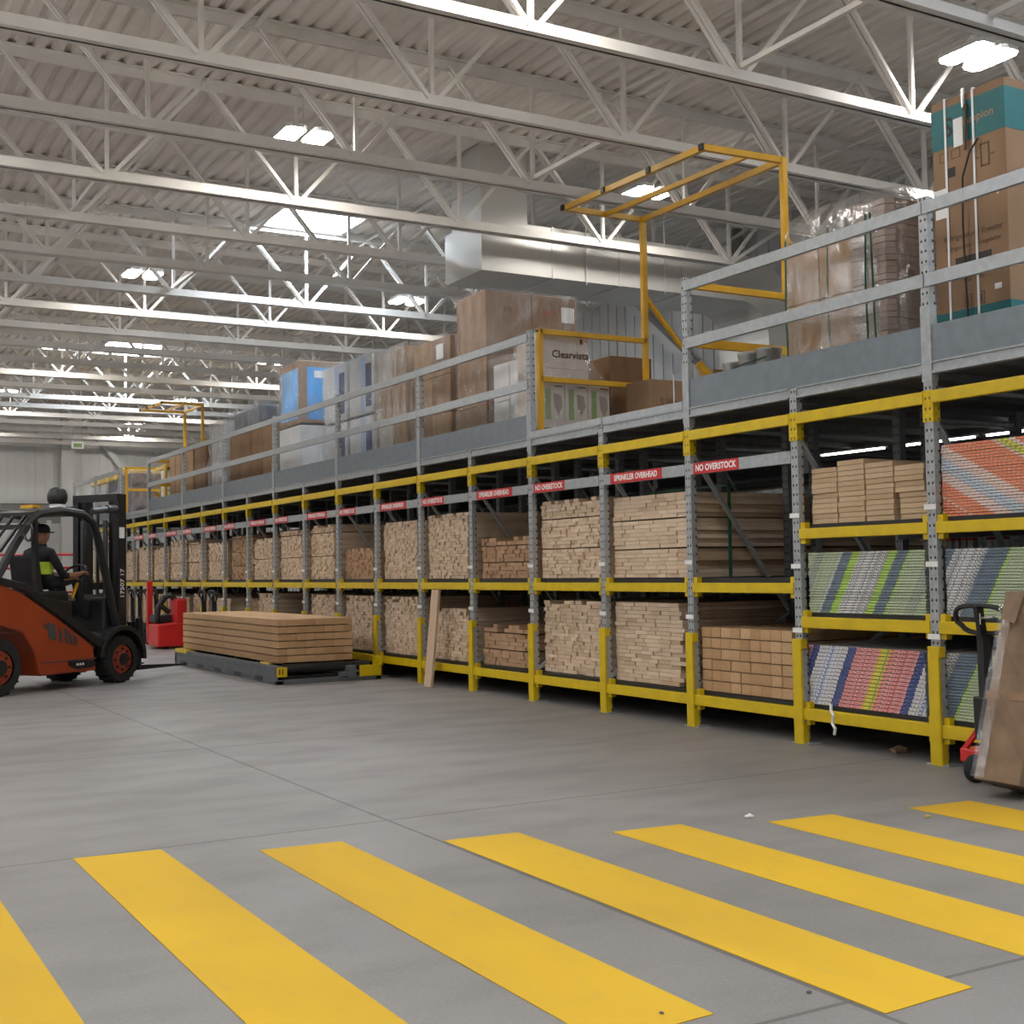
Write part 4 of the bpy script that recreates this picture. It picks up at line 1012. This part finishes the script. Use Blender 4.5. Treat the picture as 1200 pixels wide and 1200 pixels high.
for s in (-1, 1):
    v = s*.5
    MB().path([(-2.05,v,1.42),(-1.75,v,1.85),(-1.52,v,2.14),(-1.38,v,2.23),(-1.0,v,2.28),(-.62,v,2.25),(-.45,v,2.15),(-.36,v,1.98),(-.2,v,1.45),(-.06,v,.95),(.02,v,.7)], .055, 8).build('cab_pillar', 'black', t, smooth=True)
    MB().bar((-1.45,v,2.18), (-1.42,v,1.2), .05, .07).build('door_post', 'black', t)
MB().prism([(-1.45,2.2),(-1.0,2.27),(-.55,2.23),(-.55,2.27),(-1.0,2.31),(-1.45,2.25)], -.46, .46).build('roof_panel', 'black', t)
m_ = MB()
for k in range(5): m_.bar((-1.9,-.4+.2*k,1.75), (-1.5,-.4+.2*k,2.2), .03, .03)
m_.build('rear_guard', 'black', t)
MB().bar((-1.62,-.5,2.06), (-1.62,.5,2.06), .06, .06).build('rear_bar', 'black', t)
def wheel(u, v, r, w_, nm_):
    wt = MB().lathe([(r*.62,-w_/2),(r*.93,-w_/2),(r,-w_/2+.03),(r,w_/2-.03),(r*.93,w_/2),(r*.62,w_/2)], (u,v,r), 'y', 36, cap=False).build(nm_, 'rubber', t, smooth=True)
    m_ = MB()
    for k in range(22):
        a = 2*math.pi*k/22; m_.bar((u+r*.985*math.cos(a), v-w_/2+.02, r+r*.985*math.sin(a)), (u+r*.985*math.cos(a+.12), v+w_/2-.02, r+r*.985*math.sin(a+.12)), .03, .03)
    m_.build('tread', 'rubber', wt)
    s = -1 if v < 0 else 1
    h = MB().lathe([(.02,-s*.0),(r*.62,0),(r*.6,s*.03),(r*.34,s*.035),(r*.3,s*.06),(.02,s*.06)], (u,v+s*(w_/2-.05),r), 'y', 28, cap=False).build('hub', 'hub', wt, smooth=True)
    m_ = MB()
    for k in range(8):
        a = 2*math.pi*k/8; q = (u+r*.44*math.cos(a), v+s*(w_/2-.02), r+r*.44*math.sin(a)); m_.tube(q, (q[0], q[1]+s*.02, q[2]), .018, n=6)
    m_.lathe([(.02,0),(r*.28,0),(r*.26,s*.03),(.02,s*.03)], (u,v+s*(w_/2),r), 'y', 16)
    m_.build('wheel_bolts', 'black', wt)
for s in (-1, 1):
    wheel(.02, s*.47, .315, .26, 'front_wheel'); wheel(-2.05, s*.45, .35, .24, 'rear_wheel')
    arc = []
    for k in range(13): a = R(-5+k*15); arc.append((.02+.44*math.cos(a), .33+.44*math.sin(a)))
    for k in range(12,-1,-1): a = R(-5+k*15); arc.append((.02+.375*math.cos(a), .33+.375*math.sin(a)))
    MB().prism(arc, s*.47-.16, s*.47+.16).build('fender', 'black', t, bevel=.008)
m_ = MB()
ma = thing('mast', '', '', (0,0,0)); 
for k in ('label','category'): del ma[k]
ma.parent = t
for s in (-1, 1):
    MB().box((.14,s*.36-.05,.1), (.30,s*.36+.05,2.56)).build('outer_channel', 'black', ma, bevel=.006)
    MB().box((.18,s*.25-.04,.14), (.32,s*.25+.04,2.5)).build('inner_channel', 'black', ma)
    MB().tube((.12,s*.2,.3), (.12,s*.2,2.2), .035).build('lift_cylinder', 'dgrey', ma)
    MB().tube((-.3,s*.36,2.3), (.14,s*.36,2.36), .045).tube((-.02,s*.36,2.34), (.14,s*.36,2.36), .06).build('tilt_cylinder', 'dgrey', ma)
for z in (.3, 1.25, 2.46): MB().box((.13,-.4,z), (.2,.4,z+.1)).build('cross_member', 'black', ma)
MB().path([(.2,.05,2.3),(.2,.06,2.55),(.2,.05,2.3)], .02, 6)
MB().path([(.1,-.08,.6),(.08,-.1,1.6),(.1,-.09,2.3)], .02, 6).build('hose', 'rubber', ma)
MB().path([(.1,.08,.6),(.07,.1,1.5),(.1,.1,2.3)], .02, 6).build('hose', 'rubber', ma)
T = Matrix(((0,-1,0,.22),(0,0,-1,-.4115),(1,0,0,1.33),(0,0,0,1)))
text('17507 17', 'painted_number', 'paper', ma, T, .105, .002)
MB().box((.16,-.413,1.95), (.26,-.411,2.1)).build('rating_label', 'paper', ma)
ca = MB().box((.34,-.52,.2), (.40,.52,.30)).box((.34,-.52,.62), (.40,.52,.72)).box((.34,-.45,.2), (.37,-.38,.8)).box((.34,.38,.2), (.37,.45,.8)).box((.37,-.56,.15), (.43,-.50,.85)).box((.37,.5,.15), (.43,.56,.85)).build('carriage', 'black', t, bevel=.006)
for s in (-1, 1): MB().prism([(.40,.8),(.45,.8),(.46,.2),(1.5,.15),(1.5,.13),(.42,.13),(.40,.16)], s*.4-.06, s*.4+.06).build('fork', 'black', t)
be = MB().lathe([(.09,0),(.10,.02),(.10,.08),(.08,.09)], (-.86,-.3,2.29), n=20).build('lamp_base', 'paper', t)
MB().lathe([(.10,.09),(.125,.13),(.13,.2),(.10,.28),(.04,.31)], (-.86,-.3,2.29), n=20).build('lamp_dome', 'black', be, smooth=True)
pts = [(-1.75+.02*math.cos(a), -.72+.09*math.cos(a), 1.98+.1*math.sin(a)) for a in [2*math.pi*k/16 for k in range(16)]]
mi = MB().path(pts, .016, 6, True).bar((-1.7,-.5,1.95), (-1.74,-.66,1.97), .02, .02).build('mirror_frame', 'black', t)
MB().box((-1.1,-.12,2.33), (-.95,.1,2.37)).build('orange_beacon', 'gate', t)
MB().bar((-.5,-.2,1.15), (-.4,-.2,1.35), .03, .03).build('lever', 'gate', t)

# driver, seated facing along the truck
def W(u, v, z): return t.matrix_basis @ Vector((u, v, z))
bpy.context.view_layer.update()
verts, edges, rad = [], [], []
def chain(pts, start=None):
    prev = start
    for (p_, r_) in pts:
        verts.append(p_); rad.append(r_); i = len(verts)-1
        if prev is not None: edges.append((prev, i))
        prev = i
    return prev
pel = chain([((-1.08,0,1.32),.15)])
tor = chain([((-1.10,0,1.45),.145),((-1.12,0,1.6),.155),((-1.12,0,1.72),.13)], pel)
neck = chain([((-1.10,0,1.80),.06)], tor)
for s in (-1, 1):
    kn = chain([((-1.0,s*.1,1.31),.1),((-.62,s*.15,1.36),.075),((-.52,s*.15,1.0),.058),((-.5,s*.15,.86),.05),((-.38,s*.16,.83),.045)], pel)
    sh = chain([((-1.11,s*.19,1.70),.075),((-1.0,s*.25,1.48),.058),((-.95,s*.26,1.40),.05),((-.74,s*.22,1.40),.042),((-.56,s*.2,1.43),.03)], tor)
me = bpy.data.meshes.new('person'); me.from_pydata(verts, edges, [])
o = bpy.data.objects.new('person', me); C.objects.link(o)
sk = o.modifiers.new('skin', 'SKIN'); sk.use_smooth_shade = True
sv = me.skin_vertices[0].data
for i, r_ in enumerate(rad): sv[i].radius = (r_, r_)
sv[0].use_root = True
sb_ = o.modifiers.new('sub', 'SUBSURF'); sb_.levels = sb_.render_levels = 1
dg = bpy.context.evaluated_depsgraph_get(); dg.update()
me2 = bpy.data.meshes.new_from_object(o.evaluated_get(dg)); bpy.data.objects.remove(o)
bm = bmesh.new(); bm.from_mesh(me2)
def ell(c, r, seg=16):
    q = bmesh.ops.create_uvsphere(bm, u_segments=seg, v_segments=seg//2+2, radius=1)['verts']
    for v in q: v.co = Vector((v.co.x*r[0]+c[0], v.co.y*r[1]+c[1], v.co.z*r[2]+c[2]))
    return q
ell((-1.06,0,1.93), (.098,.078,.12)); ell((-.955,0,1.92), (.02,.014,.022), 8)
for s in (-1, 1): ell((-1.07,s*.078,1.925), (.02,.012,.032), 8); ell((-.972,s*.03,1.945), (.012,.014,.009), 8)
ell((-.965,0,1.875), (.012,.026,.008), 8)
for s in (-1, 1):
    ell((-.53,s*.195,1.435), (.05,.035,.022), 10)
    for f in range(4):
        yy = s*(.172+.016*f); L = (.03,.036,.034,.026)[f]
        for a in range(3): ell((-.485+.0+a*.012, yy, 1.445-a*a*.008), (.018+.2*L*.3,.0085,.0095), 6)
    for a in range(3): ell((-.53+a*.018, s*(.165-.004*a), 1.45+.004*a), (.016,.01,.01), 6)
bm.to_mesh(me2); bm.free()
o = bpy.data.objects.new('person', me2); C.objects.link(o)
for q in ('cloth','skin','ink'): me2.materials.append(M[q])
for p_ in me2.polygons:
    c = p_.center; p_.use_smooth = True; k = 0
    if c.z > 1.80 or (c.x > -.86 and c.z > 1.35 and abs(c.y) > .16 and c.z < 1.5): k = 1
    if c.z > 1.8 and abs(c.z-1.945) < .01 and c.x > -.975 and abs(abs(c.y)-.03) < .016: k = 2
    p_.material_index = k
o.matrix_world = t.matrix_basis @ Matrix.Translation((.24,0,.05))
tag(o, 'person in dark clothes and cap sitting in the forklift cab with hands on the wheel', 'person')
cp = MB().lathe([(.104,0),(.108,.02),(.106,.06),(.085,.1),(.04,.122),(.005,.126)], (-1.07,0,1.95), n=20).add
c_ = MB(); c_.lathe([(.104,0),(.108,.02),(.106,.06),(.085,.1),(.04,.122),(.005,.126)], (-1.07,0,1.96), n=20)
c_.prism([(-.99,-.075),(-.92,-.065),(-.875,-.03),(-.875,.03),(-.92,.065),(-.99,.075)], 1.965, 1.978, lambda u,v,w:(u,v,w))
c_.build('cap', 'cloth', o, smooth=True)
v_ = MB(); vs = []; n = 18
for (z, a, b__) in ((1.42,.165,.175),(1.5,.17,.178),(1.58,.175,.185)):
    for k in range(n): q = 2*math.pi*k/n; vs.append((-1.115+a*math.cos(q), b__*math.sin(q), z))
v_.add(vs, [(r_*n+k, r_*n+(k+1)%n, (r_+1)*n+(k+1)%n, (r_+1)*n+k) for r_ in range(2) for k in range(n)])
v_.build('reflective_vest', 'hivis', o, smooth=True)
